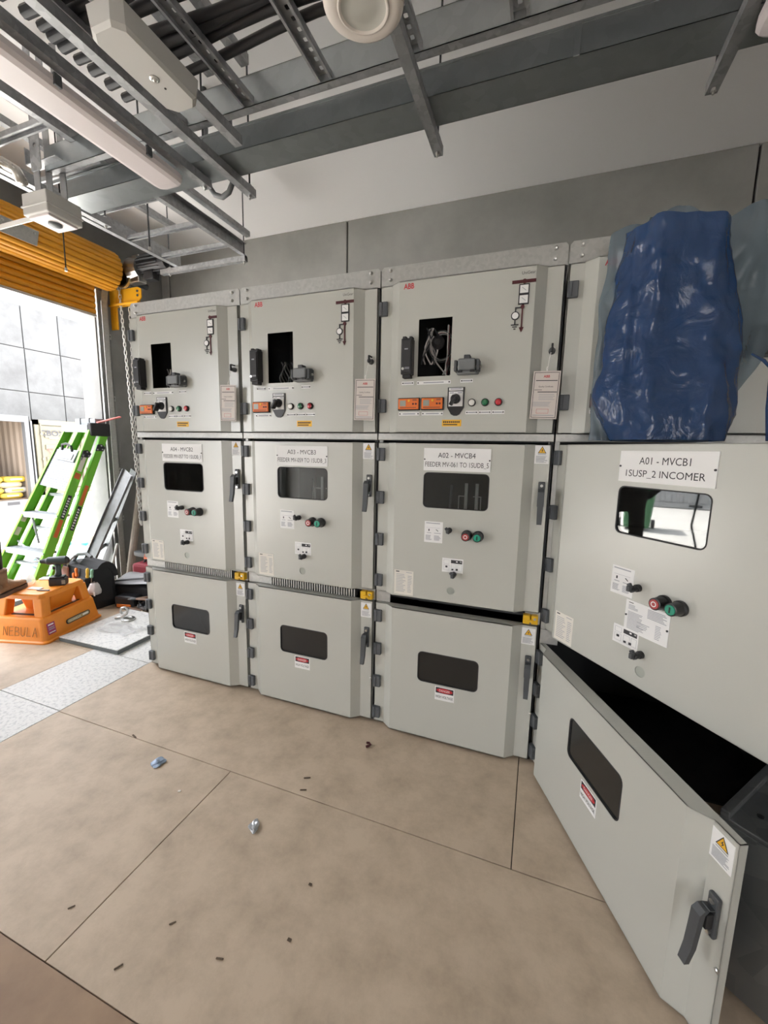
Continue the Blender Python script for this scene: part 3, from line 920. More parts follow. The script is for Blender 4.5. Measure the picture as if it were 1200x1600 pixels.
def outer(u, v):
    # a loose sheet hung behind and over the top, reaching to the right
    z = v*.735
    x0 = -.235 + .04*max(0, v-.6); x1 = .17 + .34*max(0, v-.12)**.8
    x = x0 + (x1-x0)*u
    y = .045 - .11*math.sin(PI*min(1, u*1.0))**.5*(.35+.65*v)*(.55 if v < .8 else .55-.45*(v-.8))
    y += .024*fold((x, 0, z*.4), 8, 2) - .012
    top = .030*math.sin(u*9)+.018*math.sin(u*23+1) - .02*(u < .16)
    return (x + .012*noise.noise(Vector((z*9, u*4, 3))), min(y, .085), z + top*max(0, v-.6)*2.2 + .03*u*v)
sack('outer_film', bag, outer, 110, 80, FILM2, closed_u=False)
tb = MB(); tb.tube([(.20, -.08, .27), (.225, -.10, .245), (.245, -.10, .22), (.25, -.10, .10), (.262, -.11, .0)], [.006, .009, .007, .006, .012], FILM1, 6, flat=.5)
tb.build('tie_strip', bag)
ip = MB(); ip.bbox(0, -.018, 0, .085, 0, .105, .004, DGREY); ip.bbox(.006, -.022, .008, .079, -.016, .097, .003, BLK2)
for k in range(4): ip.box(.012, -.0228, .030+.014*k, .073, -.022, .034+.014*k, DGREY)
ip.build('relay_unit', bpy.data.objects['switchgear_panel.003'], (2.985-2.4, -P_-.0005, 1.792))

# low service truck standing right of the wide open lower door
cv = empty('service_truck', (2.867, -.685, 0), 'low dark metal breaker truck standing behind the wide open lower door', 'truck', rotz=math.radians(51.5))
DS = galv_mat('dark_sheet', base=(.30, .32, .34), rough=.36, scale=5)
c = MB(); c.bbox(0, -.80, .485, .90, 0, .497, .003, DS); c.build('platform', cv)
c = MB(); c.bbox(0, -.022, .497, .90, 0, .515, .003, DS); c.build('raised_edge', cv)
c = MB(); c.bbox(.0, -.795, .02, .006, -.005, .485, .002, DS); c.build('side_panel', cv)
c = MB(); c.bbox(.006, -.008, .02, .89, -.002, .485, .002, DS); c.build('back_panel', cv)
me = MB().lathe([(.008, 0), (.008, .003), (.003, .005)], BLACK, 10).mesh('screw')
for q in ((.085, -.060), (.40, -.060), (.70, -.060)): link('screw', me, cv, (q[0], q[1], .497))
me = MB().cyl((-.012, 0, 0), (.012, 0, 0), .02, BLK2, 14).mesh('wheel')
for q in ((.06, -.06), (.06, -.74), (.84, -.06), (.84, -.74)): link('wheel', me, cv, (q[0], q[1], .02))

# ================================================================== OVERHEAD STEELWORK
def cprof(w=.041, h=.041, t=.0025, lip=.008):
    # C channel, open side up, centred in x, bottom at z = 0
    a = w/2
    return [(-a, 0), (a, 0), (a, h), (a-lip, h), (a-lip, h-t), (a-t, h-t), (a-t, t), (-a+t, t), (-a+t, h-t), (-a+lip, h-t), (-a+lip, h), (-a, h)]
def rod_mb(L, clamp=True):
    b = MB(); b.cyl((0, 0, 0), (0, 0, L), .005, DGREY, 8)
    b.cyl((0, 0, -.012), (0, 0, -.002), .010, STEEL, 6); b.cyl((0, 0, -.022), (0, 0, -.012), .005, STEEL, 6)
    b.box(-.016, -.016, .042, .016, .016, .048, GALV); b.cyl((0, 0, .048), (0, 0, .058), .010, STEEL, 6)
    return b
def strut(name, x, y0, y1, z, label, rods, group='support struts under the trunking'):
    r = empty(name, (x, y1, z), label, 'strut', group)
    b = MB(); b.prism(cprof(), 'y', y0-y1, 0, GALV); b.build('channel', r)
    for ry in rods:
        ob = rod_mb(H-z).build('threaded_rod', r, (0, ry-y1, 0))
    return r
strut('support_strut', .715, -3.6, .235, 2.85, 'long galvanised strut running between the batten lamp and the emergency lamp', (.205, -1.6))
strut('support_strut', .535, -3.6, .085, 2.85, 'galvanised strut carrying the long batten lamp on the left', (.055, -1.6))
strut('support_strut', .915, -3.6, -.13, 2.85, 'galvanised strut carrying the oblong emergency lamp', (-1.5,))
strut('support_strut', 1.79, -3.6, .237, 2.85, 'galvanised strut poking out beyond the round ceiling lamp', (.205, -1.6))
strut('support_strut', 2.875, -3.6, .236, 2.85, 'galvanised strut at the upper right, beside the small lamp end', (.205, -1.6))

# sheet-steel trunking running along the panels
tr = empty('cable_trunking', (-.43, -.052, 2.895), 'long square galvanised steel trunking across the ceiling above the panels', 'trunking')
b = MB(); L = 5.2
b.plate([(0, .104), (0, 0), (L, 0), (L, .104)], [], 0, .002, GALVD); b.box(0, .163, 0, L, .165, .104, GALVD); b.box(0, 0, 0, L, .165, .002, GALVD)
b.box(0, .002, .002, .002, .163, .104, GALVD); b.box(0, -.003, .098, L, .0, .104, GALVD)
b.build('trough', tr)
b = MB(); b.box(0, -.004, .104, L, .169, .108, GALVD); b.build('lid', tr)
for k in range(3):
    b = MB(); b.bbox(-.012, -.005, -.004, .012, .002, .10, .002, GALVD); b.build('joint_cover', tr, (1.05+1.75*k, 0, 0))

# cable ladder along the panels, with rungs and cables
cl = empty('cable_ladder', (-.35, -.19, 2.95), 'wide galvanised cable ladder loaded with black cables above the room', 'cable ladder', 'cable ladders')
L = 5.0
def side_rail(L, out):
    b = MB()
    b.box(0, 0, 0, L, .0025, .125, GALVD); b.box(0, min(0, out), 0, L, max(0, out), .0025, GALV); b.box(0, min(0, out), .1225, L, max(0, out), .125, GALV)
    b.box(0, out-.0015, 0, L, out+.0015, .012, GALV)
    return b
side_rail(L, .036).build('side_rail', cl)
side_rail(L, -.036).build('side_rail', cl, (0, -.76, 0))
def rung_mb(L=.76, w=.062, slot=True):
    b = MB(); hs = []
    n = int(L/.042)
    for i in range(n):
        y = -L + .03 + i*(L-.06)/(n-1)
        hs.append(rr(-.008, y-.009, .008, y+.009, .004, 2))
    # web with real slots: plate built in the xz plane then laid flat
    M = Matrix.Rotation(-PI/2, 4, 'X')      # (x, y, z) -> (x, z, -y)
    hs = [[(x, z) for x, z in h] for h in hs]
    b.plate([(-w/2, -L), (w/2, -L), (w/2, 0), (-w/2, 0)], hs, -.002, 0, GALV, Matrix(((1, 0, 0, 0), (0, 0, 1, 0), (0, -1, 0, 0), (0, 0, 0, 1))))
    for s in (-1, 1):
        b.box(s*w/2-.001, -L, -.022, s*w/2+.001, 0, .002, GALV)
        b.box(min(s*w/2, s*(w/2-.010)), -L, -.024, max(s*w/2, s*(w/2-.010)), 0, -.022, GALV)
    return b
rm = shared('rung', rung_mb)
for i in range(11): link('rung', rm, cl, (.60+.385*i, 0, .030))
CABLE = mat('cable_sheath', (.010, .010, .012), .5)
rg = random.Random(4)
ORD = ('nearest the panels', 'second from the panel side', 'third from the panel side', 'fourth from the panel side', 'fifth from the panel side', 'fifth from the room side', 'fourth from the room side', 'third from the room side', 'second from the room side', 'farthest from the panels')
for i, y in enumerate((-.36, -.43, -.50, -.545, -.60, -.65, -.70, -.755, -.81, -.86)):
    b = MB(); pts = []
    ph = rg.random()*6; dy = (rg.random()-.5)*.05
    for k in range(27):
        x = .46 + k*.17
        pts.append((x, y + .014*math.sin(k*.55+ph) + dy*math.sin(k*.2), 2.983+.021 + .006*math.sin(k*1.1+ph)))
    b.tube(pts, .0205 if i % 3 else .017, CABLE, 8)
    b.build('power_cable', smooth=True, label='thick black cable on the overhead ladder, ' + ORD[i], cat='cable', group='black cables on the overhead ladder')

# second ladder running towards the back wall on the left
c2 = empty('cable_ladder', (-.48, 1.21, 3.05), 'empty galvanised cable ladder running to the back wall above the roller door side', 'cable ladder', 'cable ladders')
def rail_y(L, out):
    b = MB(); b.box(0, -L, 0, .0025, 0, .10, GALV); b.box(min(0, out), -L, 0, max(0, out), 0, .0025, GALV); b.box(min(0, out), -L, .0975, max(0, out), 0, .10, GALV)
    return b
rail_y(4.6, .040).build('side_rail', c2, (.345, 0, 0)); rail_y(4.6, -.040).build('side_rail', c2, (-.345, 0, 0))
rx = shared('rungx', lambda: rung_mb(.69, .045))
for y in (-.19, -.51, -.86, -1.2, -1.52, -1.84, -2.16): link('rung', rx, c2, (.345, y, .03), (0, 0, -PI/2))
x = MB(); x.prism(cprof(), 'x', -.90, .04, GALV, None); x.build('cross_strut', c2, (.345, -.015, -.045))
for xx in (.365, -.46): rod_mb(.58).build('threaded_rod', c2, (xx, -.015, -.045))
strut('support_strut', -.085, -.1, 1.215, 3.2, 'galvanised strut near the ceiling reaching towards the back wall', (.2,), 'struts near the ceiling')
strut('support_strut', -.62, -.6, .99, 3.22, 'galvanised strut above the empty cable ladder on the left', (.3,), 'struts near the ceiling')
strut('support_strut', -.585, -2.6, .352, 2.95, 'galvanised strut to the left, ending beside the small box lamp', (.325, -1.4), 'struts near the ceiling')
# upper struts above the cables
for i, (xx, yy) in enumerate(((.80, -.17), (.985, -.16))):
    strut('support_strut', xx, -2.6, yy, 3.14, ('upper strut above the black cables, left of the slotted rungs', 'upper strut above the black cables, right of the first slotted rung')[i], (-1.4,), 'struts near the ceiling')

# bent ladder section and hanger beside the box lamp
hb = empty('hanger_bracket', (-.345, -.20, 2.82), 'galvanised hanger bracket holding the small box lamp on the left', 'bracket')
for dx in (-.05, .0, .06):
    b = MB(); b.bbox(-.016, -.004, 0, .016, .004, .77, .002, (GALV, DGREY, DGREY)[int(dx*10) % 3]); b.build('upright', hb, (dx, .02+dx*.6, 0), (0, 0, .5))
b = MB(); b.bbox(-.11, -.03, .16, .14, .03, .165, .002, GALV); b.bbox(-.11, -.03, .16, -.105, .03, .25, .002, GALV); b.build('cross_plate', hb)
b = MB(); b.plate(rr(-.03, .10, .05, .30, .01), [circ(.012, .225, .012, 10)], -.05, -.046, GALV); b.build('bolt_plate', hb)
br = MB(); pts = [(-.62-.0*t, -2.2+t*1.75, 3.0) for t in [i/10 for i in range(11)]] + [(-.60, -.36, 2.995), (-.56, -.28, 2.985), (-.52, -.24, 2.96), (-.50, -.225, 2.90)]
br.tube(pts, .030, galv_mat('conduit_steel', base=(.62, .60, .55), rough=.25), 8, flat=1.0)
br.build('conduit', smooth=True, label='bright steel conduit bending down beside the small box lamp', cat='pipe')
ps = empty('perforated_strut', (-1.55, .17, 3.0), 'white perforated strut over the roller door, left of the small box lamp', 'strut')
b = MB()
Mx = Matrix(((1, 0, 0, 0), (0, 0, 1, 0), (0, -1, 0, 0), (0, 0, 0, 1)))
b.plate([(0, -.024), (.92, -.024), (.92, .024), (0, .024)], [rr(.02+.036*i, -.016, .034+.036*i, .004, .003, 2) for i in range(25)], -.002, 0, mat('white_zinc', (.72, .72, .70), .4), Mx)
b.box(0, -.025, -.03, .92, -.023, 0, MATS['white_zinc']); b.build('web', ps)
hp = MB(); hp.tube([(.28, .36, H), (.28, .36, 3.14), (.275, .385, 3.07), (.30, .40, 3.03), (.35, .41, 3.012), (.41, .40, 3.025), (.45, .385, 3.06), (.455, .37, 3.14), (.455, .37, H)], .016, MGREY, 8)
hp.build('flexible_conduit', smooth=True, label='grey flexible conduit looping below the trunking beside the strut ends', cat='pipe')
rd = MB(); rd.cyl((-.388, .50, 2.84), (-.388, .50, H), .006, DGREY, 8); rd.cyl((-.388, .50, 2.84), (-.388, .50, 2.86), .011, STEEL, 6)
rd.build('threaded_rod', label='lone thin threaded rod hanging behind the end of the trunking', cat='rod')

# ---- lamps (all switched off)
def batten(x, y0, y1, z, label):
    r = empty('batten_lamp', (x, y1, z), label, 'lamp', 'batten lamps')
    hw = .088
    pr = [(-hw, .042), (-hw, .020), (-hw+.012, .006), (-hw+.035, 0), (hw-.035, 0), (hw-.012, .006), (hw, .020), (hw, .042)]
    b = MB(); b.prism(pr, 'y', y0-y1+.03, -.05, LAMPW)
    # rounded end cap
    n = len(pr)
    prev = [Vector((p[0], -.05, p[1])) for p in pr]
    for s, d in ((.93, -.018), (.72, -.004), (.45, 0)):
        cur = [Vector((p[0]*s, d, .022+(p[1]-.022)*s)) for p in pr]
        b.add(prev+cur, [(i, (i+1) % n, n+(i+1) % n, n+i) for i in range(n)], LAMPW); prev = cur
    b.add(prev, [tuple(range(n))], LAMPW)
    b.build('diffuser', r)
    b = MB(); b.bbox(-.06, y0-y1+.03, .040, .06, -.02, .062, .004, LAMPB); b.build('body', r)
    for yy in (-.22, -.62):
        b = MB(); b.bbox(hw-.004, yy-.014, .010, hw+.008, yy+.014, .052, .002, DGREY); b.build('clip', r)
    return r
batten(.435, -3.0, -.065, 2.785, 'long pale batten lamp under the strut at the upper left')
batten(2.985, -2.4, -.05, 2.785, 'batten lamp end at the upper right corner')
em = empty('emergency_lamp', (.925, -.63, 2.775), 'oblong beige emergency lamp with small round lens under the strut', 'lamp')
b = MB()
def orect(hx, hy, c): return [(-hx+c, -hy), (hx-c, -hy), (hx, -hy+c), (hx, hy-c), (hx-c, hy), (-hx+c, hy), (-hx, hy-c), (-hx, -hy+c)]
secs = [(orect(.066, .168, .030), 0), (orect(.074, .178, .030), .012), (orect(.080, .184, .028), .074)]
n = 8
for (p0, z0), (p1, z1) in zip(secs, secs[1:]):
    b.add([(p[0], p[1], z0) for p in p0]+[(p[0], p[1], z1) for p in p1], [(i, (i+1) % n, n+(i+1) % n, n+i) for i in range(n)], LAMPB)
b.add([(p[0], p[1], 0) for p in secs[0][0]], [tuple(range(n))], LAMPB); b.add([(p[0], p[1], .074) for p in secs[2][0]], [tuple(range(n))], LAMPB)
b.build('housing', em)
b = MB(); b.lathe([(.017, 0), (.017, -.003), (.011, -.005), (.009, -.002), (.007, -.008), (.002, -.011)], STEEL, 16); b.build('lens', em, (.005, .02, 0))
b = MB(); b.lathe([(.004, 0), (.004, -.002), (.002, -.003)], BLK2, 10); b.build('indicator', em, (.008, .065, 0))
dl = empty('round_lamp', (1.74, -.563, 2.80), 'round cream ceiling lamp with a grey centre lens', 'lamp')
b = MB(); b.lathe([(.076, -.002), (.084, -.006), (.110, -.004), (.124, .006), (.126, .016), (.118, .050)], DISCW, 48); b.build('trim_ring', dl, smooth=True)
b = MB(); b.lathe([(.082, -.003), (.080, -.010), (.074, -.010), (.070, -.005), (.040, -.0075), (.002, -.009)], DISCG, 48, mats=[DISCW, DISCW, DISCW, DISCG, DISCG]); b.build('lens', dl, smooth=True)
bl = empty('box_lamp', (-.376, -.155, 2.70), 'small grey box lamp with white underside and round lens, near the roller door', 'lamp', rotz=math.radians(2))
b = MB(); b.bbox(-.098, -.098, .012, .098, .098, .125, .006, LAMPB); b.bbox(-.104, -.104, .050, .104, .104, .060, .003, LAMPB); b.build('housing', bl)
b = MB(); b.bbox(-.080, -.082, 0, .080, .082, .014, .004, LAMPW); b.build('diffuser', bl)
b = MB(); b.lathe([(.034, .002), (.034, -.008), (.024, -.014), (.004, -.018)], MGREY, 18); b.build('lens', bl, (.01, 0, 0), smooth=True)
ww = MB(); ww.tube([(-.612, .05, H), (-.612, .05, 2.75), (-.614, .05, 2.57)], .004, BLACK, 6); ww.cyl((-.614, .05, 2.555), (-.614, .05, 2.575), .008, STEEL, 8)
ww.build('threaded_rod', label='thin rod dropping in front of the yellow shutter drum', cat='rod')

# ================================================================== ROLLER DOOR
rs = empty('roller_shutter', (XL, OP1, 0), 'yellow corrugated roller shutter partly rolled down over the left opening', 'shutter')
LEN = OP1-OP0
def slat_mb():
    b = MB()      # one curved slat, bulging to +x, along -y; height .072
    pr = [(.0, 0), (.012, .003), (.020, .014), (.023, .027), (.020, .040), (.012, .051), (0, .054)]
    q = [(x-.004, z) for x, z in pr[::-1]]
    n = len(pr)+len(q)
    poly = pr+q
    return b.prism([(x, z) for x, z in poly], 'y', -LEN+.02, -.02, SHUT)
sm = shared('slat', slat_mb)
for i in range(6): link('shutter_slat', sm, rs, (.035, 0, 2.715+.055*i))
b = MB(); b.bbox(.02, -LEN+.02, 2.69, .062, -.02, 2.716, .004, mat('alu', (.6, .6, .58), .35, metal=.7)); b.build('bottom_rail', rs)
# the rolled-up part: slats round the drum
DC = (.20, 3.115); RD = .165
def dslat_mb():
    b = MB(); w = .044
    pr = [(0, -w/2), (.008, -w/2+.004), (.013, -w*.28), (.015, 0), (.013, w*.28), (.008, w/2-.004), (0, w/2)]
    q = [(x-.004, z) for x, z in pr[::-1]]
    return b.prism(pr+q, 'y', -LEN-.05, .04, SHUT)
dm_ = shared('drumslat', dslat_mb)
ND = int(2*PI*RD/.043)
for i in range(ND):
    a = 2*PI*i/ND
    link('shutter_slat', dm_, rs, (DC[0]+RD*math.cos(a), 0, DC[1]+RD*math.sin(a)), (0, -a, 0))
b = MB(); b.cyl((DC[0], -LEN-.06, DC[1]), (DC[0], .05, DC[1]), RD-.012, mat('drum_yellow_dark', (.35, .16, .01), .6), 24); b.cyl((DC[0], .05, DC[1]), (DC[0], .45, DC[1]), .03, DGREY, 12)
b.build('drum', rs)
b = MB(); b.bbox(-.003, -.26, -.055, .003, 0, .055, .002, GALVP)
for yy in (-.03, -.14, -.24): b.cyl((.003, yy, .03), (.010, yy, .03), .008, STEEL, 6)
b.build('steel_plate', rs, (DC[0]+RD*math.cos(-.35)+.024, -.69, DC[1]+RD*math.sin(-.35)), (0, .35, 0))
# guide rail, tabs, yellow end bracket
def guide(y, s):
    b = MB()
    b.box(.002, 0, 0, .006, s*.085, 2.97, GALVP); b.box(.002, s*.080, 0, .062, s*.085, 2.97, GALVP); b.box(.058, s*.020, 0, .062, s*.085, 2.86, GALVP)
    b.box(.002, -s*.0, 0, .030, s*.004, 2.97, GALVP)
    vs = [(.062, s*.020, 2.86), (.062, s*.085, 2.86), (.095, s*.085, 3.0), (.095, s*.020, 3.0)]
    b.add(vs, [(0, 1, 2, 3)], GALVP)
    return b.build('guide_rail', rs, (0, y, 0))
guide(.012, 1); guide(-LEN-.012, -1)
for z in (2.55, 1.93, 1.18, .66, .12):
    b = MB(); b.bbox(.001, 0, -.028, .010, .055, .028, .002, GALVP); b.cyl((.010, .032, 0), (.020, .032, 0), .009, DGREY, 6); b.build('fixing_tab', rs, (0, .098, z))
b = MB()
b.prism([(.02, 2.86), (.40, 2.86), (.44, 2.90), (.44, 2.98), (.40, 3.0), (.02, 3.0)], 'y', .17, .18, YPAINT); b.bbox(.01, .165, 2.62, .10, .18, 3.32, .003, YPAINT)
b.bbox(.02, .14, 2.84, .42, .20, 2.862, .003, YPAINT); b.cyl((.40, .16, 2.92), (.40, .165, 2.92), .012, DGREY, 8); b.cyl((.40, .16, 2.96), (.40, .165, 2.96), .012, DGREY, 8)
b.build('end_bracket', rs)
# motor with chain wheel
mo = empty('shutter_motor', (-1.50, 1.34, 3.19), 'black finned drive motor with silver gearbox at the end of the shutter drum', 'motor')
b = MB(); ax = Vector((1, 0, .02)).normalized()
b.cyl((.06, 0, 0), (.34, 0, .006), .080, BLACK, 20); b.cyl((.34, 0, .006), (.40, 0, .008), .088, BLK2, 20); b.build('motor_body', mo)
fm = shared('fin', lambda: MB().bbox(0, -.003, .078, .26, .003, .096, .001, DGREY))
for i in range(14): link('cooling_fin', fm, mo, (.07, 0, 0), (2*PI*i/14, 0, 0))
b = MB(); b.bbox(.30, -.03, -.05, .42, .05, .03, .006, BLACK); b.build('terminal_box', mo)
b = MB(); b.bbox(.12, -.05, -.15, .24, .03, -.07, .006, BLK2); b.build('brake_box', mo)
b = MB()
b.cyl((-.06, 0, -.03), (.06, 0, -.03), .115, STEEL, 20, r2=.10); b.cyl((-.085, 0, -.03), (-.06, 0, -.03), .075, STEEL, 16)
b.bbox(-.10, -.06, -.16, .07, .03, -.10, .008, STEEL); b.bbox(-.02, -.05, .06, .07, .05, .09, .006, STEEL)
b.build('gearbox', mo)
b = MB(); b.lathe([(.10, -.012), (.10, .012), (.085, .012), (.085, -.012)], mat('brass_zinc', (.45, .38, .22), .35, metal=.9), 22, Matrix.Translation((-.14, -.06, -.10)) @ Matrix.Rotation(PI/2, 4, 'X')); b.build('chain_wheel', mo)
# hand chain
ch = empty('hand_chain', (-1.70, 1.33, .62), 'pale link chain hanging in a long loop from the shutter motor', 'chain')
CH = mat('chain_zinc', (.66, .65, .62), .38, metal=.35)
def link_mb():
    b = MB(); pts = []
    for i in range(14):
        a = 2*PI*i/14
        pts.append((.011*math.cos(a), 0, .014*math.copysign(1, math.sin(a))*(abs(math.sin(a)) > .3) + .009*math.sin(a)))
    return b.tube(pts, .0042, CH, 5, closed=True)
lk = shared('chainlink', link_mb, True)
def strand(p0, p1, n, sag=0):
    for i in range(n):
        t = i/(n-1); p = Vector(p0).lerp(Vector(p1), t)
        p.x += sag*math.sin(PI*t)
        link('chain_link', lk, ch, p, (0, 0, (PI/2 if i % 2 else 0) + .5))
strand((-.03, -.03, 2.46), (.040, -.02, .03), 64, .012)
strand((.034, .03, 2.43), (.046, .0, .04), 62, -.012)
for i in range(5):
    a = PI + PI*(i+.5)/5; link('chain_link', lk, ch, (.043+.012*math.cos(a), -.01, .02+.025*math.sin(a)), (0, 0, .5+(i % 2)*PI/2))
# sign letters on the side wall: faint embossed box
bx = MB(); bx.bbox(-.006, -.06, -.05, 0, .06, .05, .003, CONCD)
# ================================================================== STEP STOOL AND WHAT STANDS ON IT
SO = mat('stool_orange', (.83, .27, .025), .42, noise_amt=.10, nscale=6, bump=.1, bscale=150)
st = empty('step_stool', (-.921, -.113, 0), 'orange plastic two-tier step stool with NEBULA handwritten on its end', 'step stool', rotz=math.radians(15.97))
def rrect(x0, y0, x1, y1, r, n=4): return rr(x0, y0, x1, y1, r, n)
def loft(b, secs, mt, cap=True):
    n = len(secs[0][0])
    for (p0, z0), (p1, z1) in zip(secs, secs[1:]):
        b.add([(p[0], p[1], z0) for p in p0]+[(p[0], p[1], z1) for p in p1], [(i, (i+1) % n, n+(i+1) % n, n+i) for i in range(n)], mt)
    if cap:
        b.add([(p[0], p[1], secs[0][1]) for p in secs[0][0]], [tuple(range(n))[::-1]], mt)
        b.add([(p[0], p[1], secs[-1][1]) for p in secs[-1][0]], [tuple(range(n))], mt)
SX, SY = -.48, .55
def ins(d, r=.035): return rrect(SX+d, d, -d, SY-d, r)
b = MB()
loft(b, [(ins(-.004), 0), (ins(-.004), .012), (ins(.008), .020), (ins(.030), .172), (ins(.036), .185), (ins(.050, .03), .187)], SO)
b.build('lower_tier', st)
for (cx, sx) in ((-.050, -1), (SX+.050, 1)):
    for (cy, sy) in ((.050, 1), (SY-.050, -1)):
        w = .075
        p0 = rrect(min(cx, cx+sx*w), min(cy, cy+sy*w), max(cx, cx+sx*w), max(cy, cy+sy*w), .012)
        o = .018
        p1 = [(p[0]+sx*o, p[1]+sy*o) for p in p0]
        b = MB(); loft(b, [(p0, .180), (p1, .318)], SO); b.build('corner_post', st)
b = MB(); loft(b, [(rrect(SX+.14, .20, -.135, SY-.14, .02), .18), (rrect(SX+.12, .16, -.085, SY-.12, .02), .318)], SO); b.build('core', st)
b = MB(); loft(b, [(ins(.066), .312), (ins(.070), .338), (ins(.078), .349), (ins(.09, .03), .351)], SO); b.build('top_tier', st)
GRIP = mat('grip_strip', (.06, .04, .03), .8)
for q in ((-.33, .075, -.15, .10),):
    b = MB(); b.box(q[0], q[1], .187, q[2], q[3], .190, GRIP); b.build('grip_strip', st)
b = MB(); b.box(-.100, .14, .187, -.078, .42, .190, GRIP); b.build('grip_strip', st)
b = MB(); b.box(-.36, .40, .351, -.15, .412, .353, GRIP); b.build('grip_strip', st)
# lettering and labels on the sloping faces
sl = math.atan2(.022, .152)
fr = MB(); rg = random.Random(2)
HAND = mat('marker_brown', (.30, .13, .03), .6)
def stroke(pts, ox):
    for (a, c) in zip(pts, pts[1:]):
        b_ = Vector((ox+a[0]*.034, 0, a[1]*.066)); e_ = Vector((ox+c[0]*.034, 0, c[1]*.066))
        fr.tube([b_, e_], .0020, HAND, 5)
GL = {'N': [[(0, 0), (.05, 1.0), (.9, 0), (1, 1.02)]], 'E': [[(1, 1), (0, .95), (.05, 0), (1, .05)], [(0, .5), (.8, .55)]], 'B': [[(0, 0), (.05, 1), (.8, .9), (.8, .6), (.1, .5), (.95, .4), (.9, .05), (0, 0)]],
      'U': [[(0, 1), (.05, .15), (.45, -.03), (.9, .15), (.95, 1)]], 'L': [[(.1, 1), (.0, 0), (.9, .05)]], 'A': [[(0, -.02), (.5, 1), (1, -.05)], [(.2, .4), (.85, .4)]]}
for i, chx in enumerate('NEBULA'):
    for s_ in GL[chx]: stroke(s_, -.335+.046*i)
fr.build('handwriting', st, (0, .006, .055), (-sl, 0, 0))
b = MB(); b.prism(rr(-.40, .03, -.05, .150, .02), 'y', .012, .02, SO); b.build('end_panel', st, (0, 0, 0), (-sl, 0, 0))
pill = rr(-.115, -.019, .115, .019, .018, 6)
b = MB(); b.prism(pill, 'y', -.004, 0, INK); b.prism(rr(-.106, -.013, .106, .013, .012, 6), 'y', -.005, -.004, mat('label_gold', (.42, .34, .16), .4))
b.text('GORILLA', -.035, -.0056, -.007, .014, .115, WHITE); b.rows(.040, .007, .095, -.007, -.0056, WHITE, 1, .9, ragged=False)
b.build('name_label', st, (-.013, .315, .088), (-sl, 0, PI/2))
b = MB(); b.box(-.032, -.003, -.042, .032, 0, .042, mat('label_purple', (.36, .03, .12), .5)); b.rows(-.024, .034, .022, .022, -.0035, WHITE, 1, .8, ragged=False); b.rows(-.024, .012, .024, -.016, -.0035, GINK, 2, .5, ragged=False); b.rows(-.026, -.026, .026, -.034, -.0035, WHITE, 1, .8, ragged=False)
b.build('price_label', st, (-.012, .068, .100), (-sl, 0, PI/2))
b = MB(); b.bbox(-.012, 0, -.018, .002, .004, .018, .002, WHITE); b.build('side_sticker', st, (-.03, SY-.03, .20))

# cordless drill standing on its battery
TOPZS = .3515
dr = empty('cordless_drill', (-1.135, .138, TOPZS), 'dark cordless drill standing upright on the orange stool', 'drill', rotz=math.radians(40))
TEAL = mat('drill_body', (.028, .045, .045), .45)
b = MB(); b.bbox(-.055, -.038, 0, .055, .038, .058, .008, BLK2); b.bbox(-.050, -.034, .054, .045, .034, .072, .006, BLACK); b.build('battery', dr)
b = MB(); b.bbox(.030, -.0385, .012, .054, .0385, .045, .002, mat('batt_label', (.30, .26, .20), .5)); b.build('battery_label', dr)
b = MB(); b.tube([(-.002, 0, .065), (.004, 0, .10), (.006, 0, .14), (.0, 0, .175)], [.026, .019, .019, .024], TEAL, 12); b.bbox(-.030, -.008, .125, -.012, .008, .150, .003, BLACK); b.build('grip', dr, smooth=True)
b = MB(); b.cyl((.062, 0, .195), (-.055, 0, .195), .034, TEAL, 16, r2=.031); b.cyl((-.055, 0, .195), (-.068, 0, .195), .028, BLACK, 16, r2=.022); b.cyl((.062, 0, .195), (.080, 0, .195), .033, BLACK, 16, r2=.020); b.build('motor_housing', dr)
b = MB(); b.cyl((-.068, 0, .195), (-.105, 0, .195), .021, BLK2, 14, r2=.014); b.cyl((-.105, 0, .195), (-.155, 0, .198), .004, STEEL, 8); b.build('chuck', dr)
# small clear bag of parts, flat bits
CLEAR = film_mat('clear_film', (.78, .77, .74), .45, .12, bump=.5, bscale=30)
def crbag(name, loc, sx, sy, h, label, mt, cat='bag', seed=0):
    def f(u, v):
        a = 2*PI*u; c, s = math.cos(a), math.sin(a)
        k = (1-.55*v**2)*(.75+.25*min(1, v*6))
        p = Vector((c*1.3+seed, s*1.3, v*2))
        k *= 1 + .30*noise.noise(p*1.7)
        return (sx*k*c, sy*k*s, h*v + .10*h*noise.noise(p*2.3)*(v > .1))
    o = sack(name, None, f, 22, 10, mt, loc)
    tag(o, label, cat); return o
crbag('clear_bag', (-1.36, .055, TOPZS), .052, .045, .095, 'small crumpled clear bag of fittings standing on the orange stool', CLEAR, seed=3)
b = MB(); b.bbox(-.05, -.022, 0, .05, .022, .006, .002, CREAM); b.build('paper_packet', loc=(-1.19, .005, TOPZS), rot=(0, 0, .2), label='small pale paper packet lying flat on the stool top', cat='packet')
b = MB(); b.bbox(-.045, -.008, 0, .045, .008, .008, .002, MGREY); b.build('metal_bit', loc=(-1.09, .00, TOPZS), rot=(0, 0, .35), label='small grey metal piece lying flat on the stool corner', cat='metal piece')
b = MB(); b.bbox(-.06, -.03, 0, .06, .03, .012, .003, mat('pale_blue', (.55, .68, .72), .4)); b.build('parts_tray', loc=(-1.355, .20, TOPZS), rot=(0, 0, .5), label='pale blue flat tray on the stool beside the boot', cat='tray')

